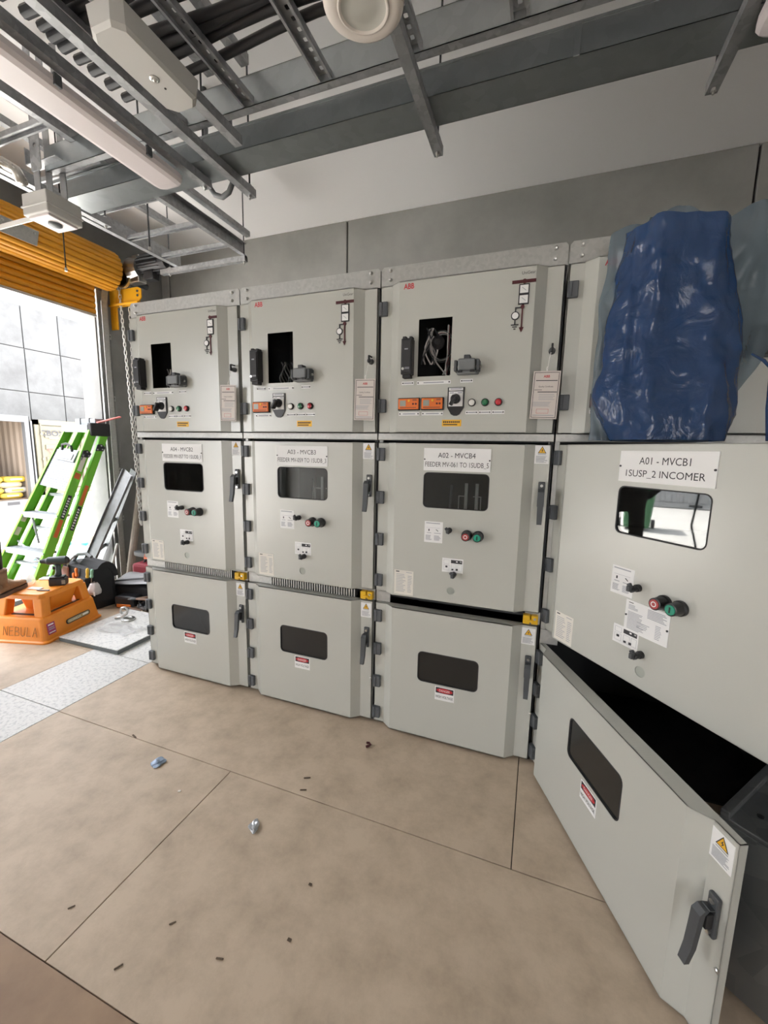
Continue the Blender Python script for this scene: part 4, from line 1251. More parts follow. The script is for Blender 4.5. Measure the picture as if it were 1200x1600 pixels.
# loose tile lying on the floor with crumpled film on it
tl = empty('loose_tile', (-.615, .262, .008), 'loose white speckled floor tile lying on the floor by the leftmost panel', 'tile', rotz=math.radians(1.5))
b = MB(); b.bbox(-.292, -.292, .022, .292, .292, .028, .001, TILE); b.build('tile_face', tl); b = MB(); b.box(-.290, -.290, -.006, .290, .290, .022, TILEE); b.build('tile_core', tl)
FILMW = film_mat('white_film', (.74, .74, .73), .55, .2, bump=.7, bscale=25)
def sheetf(u, v):
    x = (u-.5)*.34; y = (v-.5)*.16
    p = Vector((x*9, y*9, 2))
    return (x+.03*noise.noise(p), y+.03*noise.noise(p+Vector((5, 0, 0))), .004+.028*abs(noise.noise(p*1.3)))
o = sack('plastic_film', None, sheetf, 24, 14, FILMW, (-.60, .23, .036), closed_u=False); tag(o, 'crumpled clear plastic film spread on the loose white tile', 'plastic film')
gl_ = empty('shackle', (-.77, .37, .037), 'bright bent metal cable clamp lying on the loose white tile', 'clamp', rotz=.5)
b = MB(); b.tube([(-.06, 0, .01), (-.03, .01, .012), (.0, .0, .02), (.035, 0, .045), (.045, 0, .075), (.025, 0, .10), (-.005, 0, .095), (-.015, 0, .07), (.0, 0, .045)], .009, STEEL, 8); b.build('bow', gl_, smooth=True)
b = MB(); b.lathe([(.05, 0), (.052, .012), (.03, .016), (.02, .014)], STEEL, 16, Matrix.Translation((.05, -.02, 0))); b.build('base_ring', gl_)

# ================================================================== GREEN LADDER IN THE DOORWAY
GRN = mat('ladder_green', (.17, .52, .035), .38, noise_amt=.08, nscale=5)
ALU = mat('ladder_aluminium', (.27, .285, .30), .42, metal=.4)
LAD = empty('step_ladder', (-1.95, .159, 0), 'tall green fibreglass step ladder with white treads folded and leaning in the doorway', 'ladder')
def frame_mat(p, q, xref=Vector((1, 0, 0))):
    p, q = Vector(p), Vector(q); z = (q-p).normalized(); x = (xref - z*xref.dot(z)).normalized(); y = z.cross(x)
    M = Matrix((( x.x, y.x, z.x, p.x), (x.y, y.y, z.y, p.y), (x.z, y.z, z.z, p.z), (0, 0, 0, 1)))
    return M, (q-p).length
SL = .474
def lp(z, side, dy=0):      # point on a rail at height z; side -1 left, +1 right
    t = z/1.64
    xl = -.319 + .204*t; xr = .320 - .073*t
    return Vector((xl if side < 0 else xr, SL*z + dy, z))
def rail(side, dy, z0, z1, name, ww=.074):
    M, L_ = frame_mat(lp(z0, side, dy), lp(z1, side, dy))
    s = side
    b = MB()
    b.box(-.003, -ww/2, 0, .003, ww/2, L_, GRN, M)
    for e in (-1, 1): b.box(min(0, -s*.028), e*ww/2-.0025, 0, max(0, -s*.028), e*ww/2+.0025, L_, GRN, M)
    o = b.build(name, LAD)
    f = MB(); f.bbox(-.022, -ww/2-.006, -.004, .022, ww/2+.006, .06, .004, BLK2, M); f.build('rubber_foot', o)
    return o
fl = rail(-1, 0, .006, 1.62, 'front_rail'); frr = rail(1, 0, .006, 1.60, 'front_rail'); rail(-1, .125, .05, 1.60, 'rear_rail', .062); rr_ = rail(1, .125, .05, 1.57, 'rear_rail', .062)
for z in (.18, .491, .802):
    p, q = lp(z, -1), lp(z, 1)
    b = MB(); b.bbox(p.x+.003, p.y-.045, z-.012, q.x-.003, p.y+.065, z+.012, .003, ALU)
    for k in range(5): b.box(p.x+.02, p.y-.035+.02*k, z+.012, q.x-.02, p.y-.030+.02*k, z+.015, ALU)
    b.box(p.x+.003, p.y-.047, z-.034, q.x-.003, p.y-.042, z+.008, ALU)
    b.build('tread', LAD)
for z in (.34, .65, .96):
    p, q = lp(z, -1, .125), lp(z, 1, .125)
    b = MB(); b.bbox(p.x+.003, p.y-.022, z-.014, q.x-.003, p.y+.025, z+.014, .003, ALU); b.build('rear_rung', LAD)
for s in (-1, 1):
    b = MB(); b.tube([lp(.55, -1, .02)+Vector((.03, 0, 0)), lp(.30, 1, .125)+Vector((-.03, 0, 0))] if s < 0 else [lp(.80, -1, .02)+Vector((.03, 0, 0)), lp(.55, -1, .125)+Vector((.10, .03, -.05))], .010, ALU, 6, flat=.5); b.build('brace', LAD)
# folded platform, top cap, hinges
M, L_ = frame_mat(lp(1.06, -1, -.02)+Vector((.015, 0, 0)), lp(1.40, -1, -.02)+Vector((.015, 0, 0)))
wid = lp(1.2, 1).x - lp(1.2, -1).x - .03
b = MB(); b.bbox(0, -.008, 0, wid, .010, L_, .003, ALU, M)
for k in range(13): b.box(.03, -.0090, .013+.022*k, wid-.012, -.0081, .016+.022*k, DGREY, M); b.box(.03, -.0105, .019+.022*k, wid-.012, -.008, .029+.022*k, ALU, M)
b.build('platform', LAD)
b = MB(); b.bbox(.07, -.030, L_*.72, wid-.05, -.010, L_*1.04, .006, ALU, M); b.bbox(.10, -.036, L_*.76, wid-.08, -.028, L_*.92, .004, MGREY, M); b.build('tool_tray', LAD)
b = MB(); pts = [M @ Vector(v) for v in ((.13, -.03, L_*.98), (.14, -.055, L_*1.10), (.20, -.06, L_*1.14), (.27, -.055, L_*1.10), (.28, -.03, L_*.98))]; b.tube(pts, .011, BLK2, 8); b.build('carry_handle', LAD)
for s in (-1, 1):
    for z, dy in ((1.36, .0), (1.42, .115)):
        c = lp(z, s, dy); b = MB()
        Mh = Matrix.Translation(c + Vector((s*.006, 0, 0)))
        b.prism([(-.045, -.030), (.030, -.035), (.050, .0), (.020, .034), (-.02, .03)], 'x', -.006, .006, BLK2, Mh)
        for yy, zz in ((-.028, -.018), (.022, -.018), (.012, .018)): b.cyl(c+Vector((s*.012, yy, zz)), c+Vector((s*.016, yy, zz)), .007, STEEL, 8)
        b.build('hinge_plate', LAD)
p, q = lp(1.60, -1, -.02), lp(1.60, 1, -.02)
b = MB(); b.bbox(p.x-.02, p.y-.035, 1.565, q.x-.02, p.y+.02, 1.635, .006, ALU); b.build('top_bar', LAD)
b = MB(); b.box(p.x+.07, p.y-.0365, 1.585, q.x-.09, p.y-.0355, 1.622, mat('bar_label', (.75, .30, .26), .5)); b.rows(p.x+.09, 1.612, q.x-.11, 1.594, p.y-.037, WHITE, 1, .8, ragged=False); b.build('bar_label', LAD)
b = MB(); b.bbox(q.x-.03, q.y-.03, 1.53, q.x+.022, q.y+.17, 1.655, .014, BLK2); b.build('top_cap', LAD)
b = MB(); b.bbox(p.x+.04, p.y+.06, 1.62, q.x-.04, p.y+.17, 1.70, .008, ALU); b.box(p.x+.12, p.y+.055, 1.62, p.x+.126, p.y+.175, 1.704, BLK2); b.box(q.x-.12, p.y+.055, 1.62, q.x-.114, p.y+.175, 1.704, BLK2); b.build('rear_top_bar', LAD)
b = MB(); M2, L2 = frame_mat((q.x-.01, q.y+.06, 1.66), (q.x+.05, q.y+.26, 1.73)); b.bbox(-.022, -.006, 0, .022, .006, L2, .003, mat('label_pink', (.72, .22, .20), .5), M2); b.build('warning_flag', LAD)
# lettering plates on the right-hand rails
def rail_label(dy, z0, z1, mt, off=.0045, w=.034, letters=False):
    M, L_ = frame_mat(lp(z0, 1, dy), lp(z1, 1, dy)); b = MB()
    b.box(off-.0012, -w/2, 0, off, w/2, L_, mt, M)
    if letters:
        n = 8; rg_ = random.Random(int(z0*100))
        for i in range(n):
            h = L_*(.06+.88*i/n); e = h + L_*.88/n*.62
            b.box(off, -w*.30, h, off+.0006, -w*.30+w*(.22+.4*rg_.random()), e, WHITE, M); b.box(off, w*.12, h, off+.0006, w*.30, h+(e-h)*(.4+.6*rg_.random()), WHITE, M)
    b.build('rail_label', LAD)
OL = mat('label_orange', (.62, .14, .03), .5)
rail_label(0, .78, .98, BLACK, letters=True); rail_label(0, .62, .77, OL); rail_label(0, 1.13, 1.18, OL, w=.05); rail_label(0, 1.20, 1.33, CREAM, w=.04)
rail_label(.125, .66, .87, BLACK, letters=True); rail_label(.125, .88, 1.06, OL)
for z in (.60, .72): 
    M, L_ = frame_mat(lp(z, -1), lp(z+.07, -1)); b = MB(); b.box(.003, -.02, 0, .0045, .02, L_, CREAM, M); b.rows(0, 0, .001, .001, 0, INK, 1); b.build('rail_label', LAD)

# ================================================================== LEANING STEEL AND PIPES
lt = empty('ladder_section', (-1.55, .83, 0), 'galvanised cable ladder offcut leaning diagonally behind the green ladder', 'cable ladder')
pb, pt = Vector((-.42, 0, .03)), Vector((.34, .03, 1.20))
M, L_ = frame_mat(pb, pt, Vector((0, 1, 0)))
b = MB(); b.box(-.002, -.060, 0, .002, .060, L_, GALVM, M); b.box(-.022, -.062, 0, .002, -.058, L_, GALVM, M); b.box(-.022, .058, 0, .002, .062, L_, GALVM, M); b.build('side_rail', lt)
M, L_ = frame_mat(pb+Vector((-.16, .26, .02)), pt+Vector((-.26, .26, .0)), Vector((0, 1, 0)))
b = MB(); b.box(-.002, -.04, 0, .002, .04, L_, GALVM, M); b.build('side_rail', lt)
for t in (.30, .55, .92):
    a = pb.lerp(pt, t)+Vector((0, .01, 0)); e = (pb+Vector((-.16, .26, .02))).lerp(pt+Vector((-.26, .26, 0)), t)
    M, L_ = frame_mat(a, e, Vector((0, 0, 1))); b = MB()
    b.box(-.018, -.002, 0, .018, .002, L_, GALVM, M)
    for k in range(8): b.box(-.006, -.0028, .02+L_*k/8.5, .006, .0028, .035+L_*k/8.5, DGREY, M)
    b.build('rung', lt)
PIPE = mat('pipe_beige', (.33, .27, .22), .55, noise_amt=.3, nscale=6); PIPE2 = mat('pipe_pale', (.58, .57, .54), .45)
def pole(name, p, q, r, mt, label, cat='pipe'):
    b = MB(); b.tube([p, Vector(p).lerp(Vector(q), .5), q], r, mt, 12); b.build(name, smooth=False, label=label, cat=cat)
pole('leaning_pipe', (-1.70, 1.16, .0), (-1.76, 1.46, 1.18), .036, PIPE, 'brownish round pipe leaning against the side wall behind the tool bags')
pole('leaning_pipe', (-1.52, 1.30, 0), (-1.62, 1.62, 1.55), .026, PIPE2, 'pale pipe leaning beside the hand chain and leftmost panel')
pole('leaning_rod', (-1.83, 1.02, 0), (-1.78, 1.12, .42), .012, PIPE2, 'short thin pale rod leaning in the corner by the pipes', 'rod')
BAR = mat('bar_blue_grey', (.17, .25, .28), .35, metal=.5)
for i, dx in enumerate((0, .055)):
    b = MB(); M, L_ = frame_mat((-1.09+dx, .74, .02), (-.87+dx, .82, .50)); b.bbox(-.016, -.010, 0, .016, .010, L_, .003, BAR, M)
    b.build('metal_bar', label=('blue-grey metal bar leaning next to the leftmost panel, nearer the bags', 'second blue-grey metal bar leaning, closest to the leftmost panel')[i], cat='bar')

# ================================================================== TOOL BAGS AND TOOLS
BAGB = mat('bag_black', (.009, .009, .010), .75, bump=.4, bscale=180)
BAGG = mat('bag_grey', (.30, .30, .31), .6); TRIM = mat('bag_trim', (.42, .40, .38), .5); PINKF = mat('bag_flap', (.42, .22, .20), .7)
tb_ = empty('tool_bag', (-1.50, .60, 0), 'black open tool bag full of tools, with pinkish end flap', 'tool bag', rotz=math.radians(-8))
def bagsec(hx, hy, r): return rr(-hx, -hy, hx, hy, r, 4)
b = MB(); loft(b, [(bagsec(.26, .11, .04), 0), (bagsec(.27, .12, .05), .06), (bagsec(.265, .115, .05), .27), (bagsec(.25, .10, .05), .36)], BAGB); b.build('body', tb_)
b = MB(); pr = [(.10*math.cos(a), .26+.15*math.sin(a)) for a in [PI*i/10 for i in range(11)]]
b.prism(pr, 'x', -.05, .25, BAGB); b.build('back_flap', tb_, (0, .04, 0))
b = MB(); b.tube([(-.22+.0*t, -.12, .06+.30*t) for t in (0, .5, 1)], .012, TRIM, 6); b.tube([(-.10, -.125, .06), (-.09, -.13, .25), (-.12, -.09, .38), (-.18, 0, .42)], .010, TRIM, 6); b.build('piping', tb_)
b = MB(); b.bbox(-.17, -.128, .16, -.06, -.112, .35, .006, PINKF); b.build('front_flap', tb_)
b = MB(); b.tube([(-.22, 0, .36), (-.14, 0, .43), (.02, 0, .46), (.10, 0, .44)], .014, MGREY, 8); b.build('carry_handle', tb_)
TC = [mat('tool_orange', (.75, .20, .03), .45), mat('tool_red', (.42, .04, .05), .45), mat('tool_yellow', (.72, .45, .05), .45), mat('tool_green', (.20, .42, .28), .45)]
def screwdriver(i, x, z, L_, mt, label):
    t = empty('screwdriver', (-1.40+x, .463-.004*i, z), label, 'screwdriver', 'tools in the tool bag pockets', rot=(0, (i-2)*.06, 0))
    b = MB(); b.lathe([(.010, 0), (.014, .01), (.011, .03), (.013, .06), (.012, L_), (.006, L_+.008)], mt, 10); b.build('handle', t)
    b = MB(); b.cyl((0, 0, -.05), (0, 0, 0), .003, STEEL, 6); b.build('shaft', t)
LB = ('orange-handled screwdriver at the left of the tool bag pockets', 'orange screwdriver in the second pocket of the tool bag', 'dark red handled tool low in the tool bag pockets', 'yellow-handled tool low in the middle of the tool bag', 'yellow screwdriver high at the back of the tool bag', 'pale green screwdriver high at the right of the tool bag')
for i, (x, z, L_, mt) in enumerate(((-.06, .23, .08, 0), (-.02, .29, .07, 0), (.08, .12, .10, 1), (.12, .07, .12, 2), (.13, .30, .08, 2), (.19, .31, .07, 3))): screwdriver(i, x, z, L_, TC[mt], LB[i])
for x, z in ((.05, .16), (.17, .05), (.22, .24)):
    b = MB(); b.bbox(x-.045, -.150, z-.05, x+.045, -.112, z+.06, .008, BAGB); b.build('pocket', tb_)
crbag('dust_mask', (-1.20, .452, .165), .060, .05, .10, 'light grey bundled dust mask hanging at the front of the tool bag', mat('mask_grey', (.50, .48, .47), .8), 'mask', 9)
b = MB(); b.lathe([(.03, 0), (.034, .01), (.01, .03)], BAGB, 10); 
# low black holdall with grey reflective flap
hb_ = empty('holdall', (-1.06, .86, 0), 'low black holdall with a grey striped lid, in front of the pipes', 'bag', rotz=math.radians(6))
b = MB(); loft(b, [(bagsec(.27, .13, .05), 0), (bagsec(.285, .145, .06), .05), (bagsec(.28, .14, .06), .15), (bagsec(.25, .11, .05), .19)], BAGB); b.build('body', hb_)
def flapf(u, v):
    x = (u-.5)*.52; y = -.17+v*.26
    return (x, y, .175+.05*math.sin(v*2.2)+.05*u + .014*noise.noise(Vector((x*8, y*8, 1))))
sack('lid', hb_, flapf, 20, 10, BAGG, closed_u=False)
for k in range(3):
    b = MB(); b.tube([(-.24+.02*k, -.15+.07*k, .20+.01*k), (-.05+.05*k, -.14+.07*k, .232), (.20, -.10+.07*k, .262)], .010, (BLK2, TRIM, BLK2)[k], 6, flat=.4); b.build('stripe', hb_)
# red case with grey and orange clamp behind
rc = empty('tool_case', (-1.30, 1.10, 0), 'dark red soft tool case behind the bags', 'case', rotz=.1)
b = MB(); b.bbox(-.16, -.08, 0, .18, .10, .27, .03, mat('case_red', (.36, .04, .06), .6)); b.build('body', rc); b = MB(); b.tube([(-.08, 0, .26), (-.04, 0, .31), (.06, 0, .31), (.10, 0, .26)], .012, BLK2, 8); b.build('handle', rc)
cs = empty('hand_saw', (-1.33, 1.09, .325), 'grey and orange hand saw lying on top of the red tool case', 'saw', rotz=math.radians(-6))
b = MB(); b.bbox(-.16, -.035, 0, .05, .035, .055, .012, DGREY); b.build('frame', cs); b = MB(); b.prism([(.0, -.01), (.16, .01), (.17, .05), (.10, .075), (.02, .045)], 'y', -.036, .036, mat('saw_orange', (.72, .13, .04), .45)); b.build('handle', cs)
# heap of hand tools by the leftmost panel
def pliers(loc, rz, mt, label, s=1.0):
    t = empty('pliers', loc, label, 'pliers', 'hand tools heaped beside the leftmost panel', rotz=rz)
    for k in (-1, 1):
        b = MB(); b.tube([(0, 0, .015), (.04*s, k*.018*s, .017), (.09*s, k*.030*s, .018), (.14*s, k*.026*s, .015)], [.008*s, .009*s, .010*s, .008*s], mt, 8, flat=.7); b.build('handle', t)
        b = MB(); b.tube([(0, 0, .015), (-.03*s, k*.010*s, .015), (-.06*s, k*.003*s, .013)], [.011*s, .009*s, .004*s], DGREY, 8, flat=.6); b.build('jaw', t)
BRN = mat('tool_brown', (.20, .12, .08), .6)
pliers((-.93, .625, .085), .5, BRN, 'brown-handled pliers on top of the tool heap', 1.1)
pliers((-.86, .61, .045), 2.2, BLACK, 'black-handled pliers in the middle of the tool heap', 1.1)
pliers((-.99, .60, .0), .2, BRN, 'brown-handled pliers low in the tool heap by the panel', 1.0)
pliers((-.80, .66, .03), 1.1, TC[1], 'red-handled pliers at the back of the tool heap', 1.0)
for i, (x, y, z, rz, c, lb) in enumerate(((-1.06, .655, .0, .2, BLACK, 'black drill battery case at the left of the tool heap'), (-.86, .69, .0, -.2, BAGB, 'black low pouch under the tool heap'), (-.66, .80, .0, .3, mat('pouch_blue', (.05, .07, .12), .6), 'dark blue pouch against the leftmost panel'))):
    t = empty('tool_pouch', (x, y, z), lb, 'pouch', rotz=rz)
    b = MB(); b.bbox(-.10, -.06, 0, .10, .06, (.11, .05, .24)[i], .02, c); b.build('body', t); b = MB(); b.bbox(-.07, -.066, .012, .07, -.056, .042, .004, (TC[0], BAGG, BLACK)[i]); b.build('front_pocket', t)
b = MB(); b.bbox(-.06, -.03, 0, .06, .03, .09, .012, LATCH); b.build('yellow_case', loc=(-.50, 1.00, .0), label='small yellow box behind the tool heap by the leftmost panel', cat='box')

# ================================================================== WATER BOTTLES, BOXES BY THE DOOR
WATER = mat('bottle_clear_blue', (.50, .64, .70), .12, spec=.8)
def bottle(x, y, z, h, r, capm, label, grp=None, lab=True):
    t = empty('water_bottle', (x, y, z), label, 'bottle', grp)
    b = MB(); b.lathe([(r*.85, 0), (r, .01), (r, h*.30), (r*.94, h*.34), (r, h*.38), (r, h*.66), (r*.80, h*.78), (r*.40, h*.90), (r*.38, h*.93)], WATER, 16); b.build('bottle_body', t, smooth=True)
    b = MB(); b.lathe([(r*.46, h*.92), (r*.46, h), (r*.40, h*1.005)], capm, 14); b.build('cap', t)
    if lab: b = MB(); b.lathe([(r*1.01, h*.42), (r*1.01, h*.60)], mat('label_cyan', (.05, .45, .60), .5), 16); b.build('label', t)
CYAN = mat('cap_cyan', (.08, .40, .50), .45)
bx_ = empty('carton', (-2.08, .55, 0), 'pale carton behind the orange stool carrying a water bottle', 'carton', rotz=.3)
CARD = mat('cardboard', (.45, .27, .16), .75); PALEC = mat('carton_pale', (.62, .66, .68), .6)
b = MB(); b.bbox(-.12, -.09, 0, .12, .09, .22, .004, PALEC); b.build('box', bx_)
b = MB(); b.box(-.10, -.0915, .06, .10, -.0905, .18, mat('carton_print', (.30, .45, .50), .6)); b.build('printed_panel', bx_)
bottle(-2.07, .53, .222, .17, .044, CYAN, 'water bottle standing on the pale carton behind the stool')
for i, (x, y) in enumerate(((-2.62, 1.10), (-2.56, 1.30), (-2.72, 1.22), (-2.50, 1.46))):
    bottle(x, y, -.02, .34, .085, CYAN, 'large water bottle outside the doorway, ' + ('nearest the ladder', 'beside the leaning steel', 'farthest out', 'closest to the door jamb')[i], 'water bottles outside the doorway', lab=False)
cb_ = empty('cardboard_box', (-3.3, 1.75, -.02), 'open brown cardboard box outside, behind the leaning ladder section', 'box', rotz=.5)
b = MB(); b.bbox(-.20, -.16, 0, .20, .16, .28, .004, CARD); b.build('box', cb_)
for k, (M_) in enumerate(((-.20, -.7), (.20, .7))):
    b = MB(); b.bbox(-.09, -.16, -.003, .09, .16, .003, .001, CARD); b.build('flap', cb_, (M_[0]+(-.07 if k == 0 else .07), 0, .32), (0, M_[1], 0))
sg = empty('floor_sign', (-3.9, 2.15, -.02), 'pale yellow sign board standing outside behind the leaning steel', 'sign', rotz=1.0)
b = MB(); b.bbox(-.22, -.01, .30, .22, .01, .52, .004, mat('sign_cream', (.72, .58, .28), .6)); b.build('board', sg); b = MB(); b.bbox(-.20, -.012, 0, -.17, .012, .30, .003, ALU); b.build('leg', sg); b = MB(); b.bbox(.17, -.012, 0, .20, .012, .30, .003, ALU); b.build('leg', sg)

# ================================================================== OUTSIDE
YARD = mat('yard_concrete', (.52, .51, .49), .85, col2=(.42, .41, .40), nscale=.7, bump=.3, bscale=6, sharp=(.3, .7))
gb = MB(); gb.box(-40, -30, -.4, XL-.25, 34, -.02, YARD); gb.box(XL-.25, -30, -.4, 40, YF-.2, -.02, mat('yard_concrete', (.52, .51, .49), .85, col2=(.42, .41, .40), nscale=.7, bump=.3, bscale=6, sharp=(.3, .7)))
gb.build('ground', kind='structure')
ow = MB(); ow.box(-12.5, -9, -.3, -12.05, 22, 5.4, mat('wall_gap', (.12, .12, .12), .9)); owo = ow.build('wall_outside', kind='structure')
PRE = mat('precast', (.096, .098, .098), .85, col2=(.060, .060, .060), nscale=1.1, bump=.5, bscale=9, sharp=(.3, .6), detail=10)
ys = [-9, -6.8, -4.6, -2.6, -.6, 1.4, 3.3, 5.3, 6.28, 7.27, 8.25, 9.9, 12, 14.5, 17, 19.5, 22]
zs = [-.25, 1.55, 2.95, 4.19, 5.4]
for i in range(len(ys)-1):
    for j in range(len(zs)-1):
        b = MB(); b.bbox(-12.06, ys[i]+.014, zs[j]+.014, -11.99+.010*((i*3+j*5) % 3), ys[i+1]-.014, zs[j+1]-.014, .006, PRE); b.build('precast_panel', owo)
def corrug(b, y0, y1, z0, z1, x, mt, n, depth=.035, axis='y'):
    vs = []; fs = []
    pr = []
    for i in range(n):
        a = y0+(y1-y0)*i/n; w = (y1-y0)/n
        pr += [(a, x), (a+w*.35, x), (a+w*.5, x+depth), (a+w*.85, x+depth)]
    pr.append((y1, x))
    for yy, xx in pr: vs += [(xx, yy, z0), (xx, yy, z1)]
    for i in range(len(pr)-1): fs.append((2*i, 2*i+2, 2*i+3, 2*i+1))
    b.add(vs, fs, mt)
CW = mat('container_white', (.105, .107, .11), .55, noise_amt=.12, nscale=2); CT = mat('container_inside', (.20, .16, .125), .6); CC = mat('container_cream', (.125, .112, .075), .55, noise_amt=.08, nscale=2)
ct = empty('shipping_container', (-9, 3.3, -.02), 'open white shipping container with bagged goods inside, at the far left', 'container')
W2 = 1.22; HH = 2.10
b = MB()
b.box(-.12, -W2, 0, 0, W2, .16, CW); b.box(-.12, -W2, HH-.14, 0, W2, HH, CW)
for s in (-1, 1): b.box(-.12, min(s*W2, s*(W2-.10)), .16, 0, max(s*W2, s*(W2-.10)), HH-.14, CW)
b.box(.001, .62, .05, .004, .86, .12, BLK2)
b.build('door_frame', ct)
b = MB(); corrug(b, -W2+.02, W2-.02, .16, HH-.1, -3.2, CT, 8); b.build('back_wall', ct)
b = MB(); b.box(-3.2, -W2+.02, .12, -.05, W2-.02, .16, mat('container_floor', (.20, .13, .08), .8)); b.box(-3.2, -W2+.02, HH-.06, -.05, W2-.02, HH-.03, CT); b.build('floor_and_roof', ct)
for s in (-1, 1):
    b = MB(); n = 14
    vs = []; fs = []
    for i in range(n*4+1):
        xx = -3.2+3.1*i/(n*4); yy = s*(W2-.03)-s*(.03 if i % 4 in (1, 2) else 0); vs += [(xx, yy, .16), (xx, yy, HH-.05)]
    for i in range(n*4): fs.append((2*i, 2*i+2, 2*i+3, 2*i+1))
    b.add(vs, fs, CT); b.box(-3.2, min(s*W2, s*(W2-.01)), .1, 0, max(s*W2, s*(W2-.01)), HH, CW); b.build('side_wall', ct)
for s in (-1, 1):
    b = MB(); M = Matrix.Translation((-1.02, s*(W2+.05), 0))
    b.bbox(.0, -.02, .18, 1.0, .02, HH-.10, .008, CW, M); d_ = b.build('door', ct)
    b = MB()
    for xx in (.25, .70): b.cyl(M @ Vector((xx, s*.03, .2)), M @ Vector((xx, s*.03, HH-.12)), .016, ALU, 8)
    b.build('lock_bar', d_)
rgx = random.Random(8)
b = MB(); b.bbox(-.06, -.05, 1.45, .0, .62, 1.55, .01, mat('strap_red', (.50, .10, .06), .6)); b.bbox(-.05, .32, .55, -.01, .42, 1.50, .01, MATS['strap_red']); b.bbox(-.05, -.30, .60, -.01, -.20, 1.50, .01, MATS['strap_red'])
b.build('red_strapping', label='red T-shaped strapping frame inside the open white container', cat='frame', loc=(-11.9, 4.0, .0))
BAGC = [mat('sack_yellow', (.30, .21, .02), .6), mat('sack_white', (.25, .24, .21), .6), mat('sack_tan', (.24, .19, .11), .6)]
def sackmesh(mt, key):
    def f():
        b = MB(); loft(b, [(rr(-.20, -.13, .20, .13, .06, 3), 0), (rr(-.235, -.16, .235, .16, .07, 3), .04), (rr(-.235, -.16, .235, .16, .07, 3), .09), (rr(-.20, -.13, .20, .13, .06, 3), .125)], mt)
        b.box(-.12, -.1605, .045, .12, -.158, .085, BAGC[1 if mt != BAGC[1] else 0]); return b
    return shared(key, f)
for r_ in range(5):
    for c_ in range(3):
        k = (r_*2+c_*3+r_*c_) % 3
        if r_ == 4 and c_ != 1: continue
        t = link('cement_bag', sackmesh(BAGC[k], 'sack%d' % k), None, (-9.42, 3.32+.48*c_+(.1 if r_ % 2 else 0)-.1, .155+.128*r_), (0, 0, PI/2),
                 ('yellow', 'white', 'tan')[k]+' bag in the open container, ' + ('bottom', 'second', 'third', 'fourth', 'topmost')[r_] + ' layer, ' + ('left', 'middle', 'right')[c_] + ' of the stack', 'sack', 'bags stacked in the open container')
ct2 = empty('shipping_container', (-11, 7.0, -.02), 'cream shipping container marked CBOX behind the green ladder', 'container')
b = MB(); w2 = 1.22
b.box(-.90, -w2, .02, -.05, w2, 2.12, CC)
for q in ((-w2, .0, w2, .16), (-w2, 2.0, w2, 2.14), (-w2, 0, -w2+.11, 2.14), (w2-.11, 0, w2, 2.14)): b.box(-.12, q[0], q[1], 0, q[2], q[3], CC)
b.build('body', ct2)
for s in (-1, 1):
    b = MB(); y0, y1 = (-w2+.12, -.01) if s < 0 else (.01, w2-.12)
    b.bbox(-.06, y0, .18, -.02, y1, 1.98, .006, CC)
    for k in range(5): b.bbox(-.03, y0+.12, .28+.34*k, .005, y1-.12, .42+.34*k, .008, CC)
    d_ = b.build('door', ct2)
    for yy in (y0+.015, y1-.36):
        b = MB(); b.cyl((.02, yy, .12), (.02, yy, 2.05), .018, CC, 8)
        for z in (.3, 1.0, 1.7): b.bbox(-.02, yy-.03, z, .04, yy+.03, z+.06, .006, CC)
        b.build('lock_bar', d_)
b = MB(); b.text('CBOX', 0, 0, 0, .155, .68, INK); b.rows(-.10, -.06, .30, -.09, 0, GINK, 1, .8, ragged=False); b.build('lettering', ct2, (.012, -.77, 1.70), (0, 0, PI/2))
b = MB()
for a0, a1 in (((-.12, .0), (.12, .0)), ((.12, 0), (0, -.20)), ((0, -.20), (-.12, 0))): b.tube([(a0[0], 0, a0[1]), (a1[0], 0, a1[1])], .006, REDINK, 4)
b.build('triangle_mark', ct2, (.012, -.83, 1.32), (0, 0, PI/2))
CW3 = mat('container_pale', (.26, .265, .27), .55)
ct3 = empty('shipping_container', (-10.0, -2.9, -.02), 'closed pale container across the yard, mirrored in the open breaker door', 'container')
b = MB(); b.box(-1.8, -1.75, .16, -.04, 1.75, 2.5, CW3)
for q in ((-1.8, 0.02, 1.8, .16), (-1.8, 2.4, 1.8, 2.55), (-1.8, .02, -1.68, 2.55), (1.68, .02, 1.8, 2.55)): b.box(-1.8, q[0], q[1], 0, q[2], q[3], CW3)
b.box(.001, .50, .06, .004, .80, .13, BLK2); b.build('body', ct3)
b = MB(); corrug(b, -1.66, 1.66, .18, 2.38, -.035, CW3, 12, .03); b.build('side_sheet', ct3)
hc = MB(); hc.tube([(-1.30, -1.06, 2.93), (-1.29, -1.05, 2.0), (-1.30, -1.07, 1.2), (-1.28, -1.02, .7), (-1.22, -1.12, .3), (-1.08, -1.22, .02), (-.9, -1.4, .012)], .011, BLACK, 8)
hc.build('hanging_cable', smooth=True, label='single black cable hanging to the floor, mirrored in the open breaker door', cat='cable')
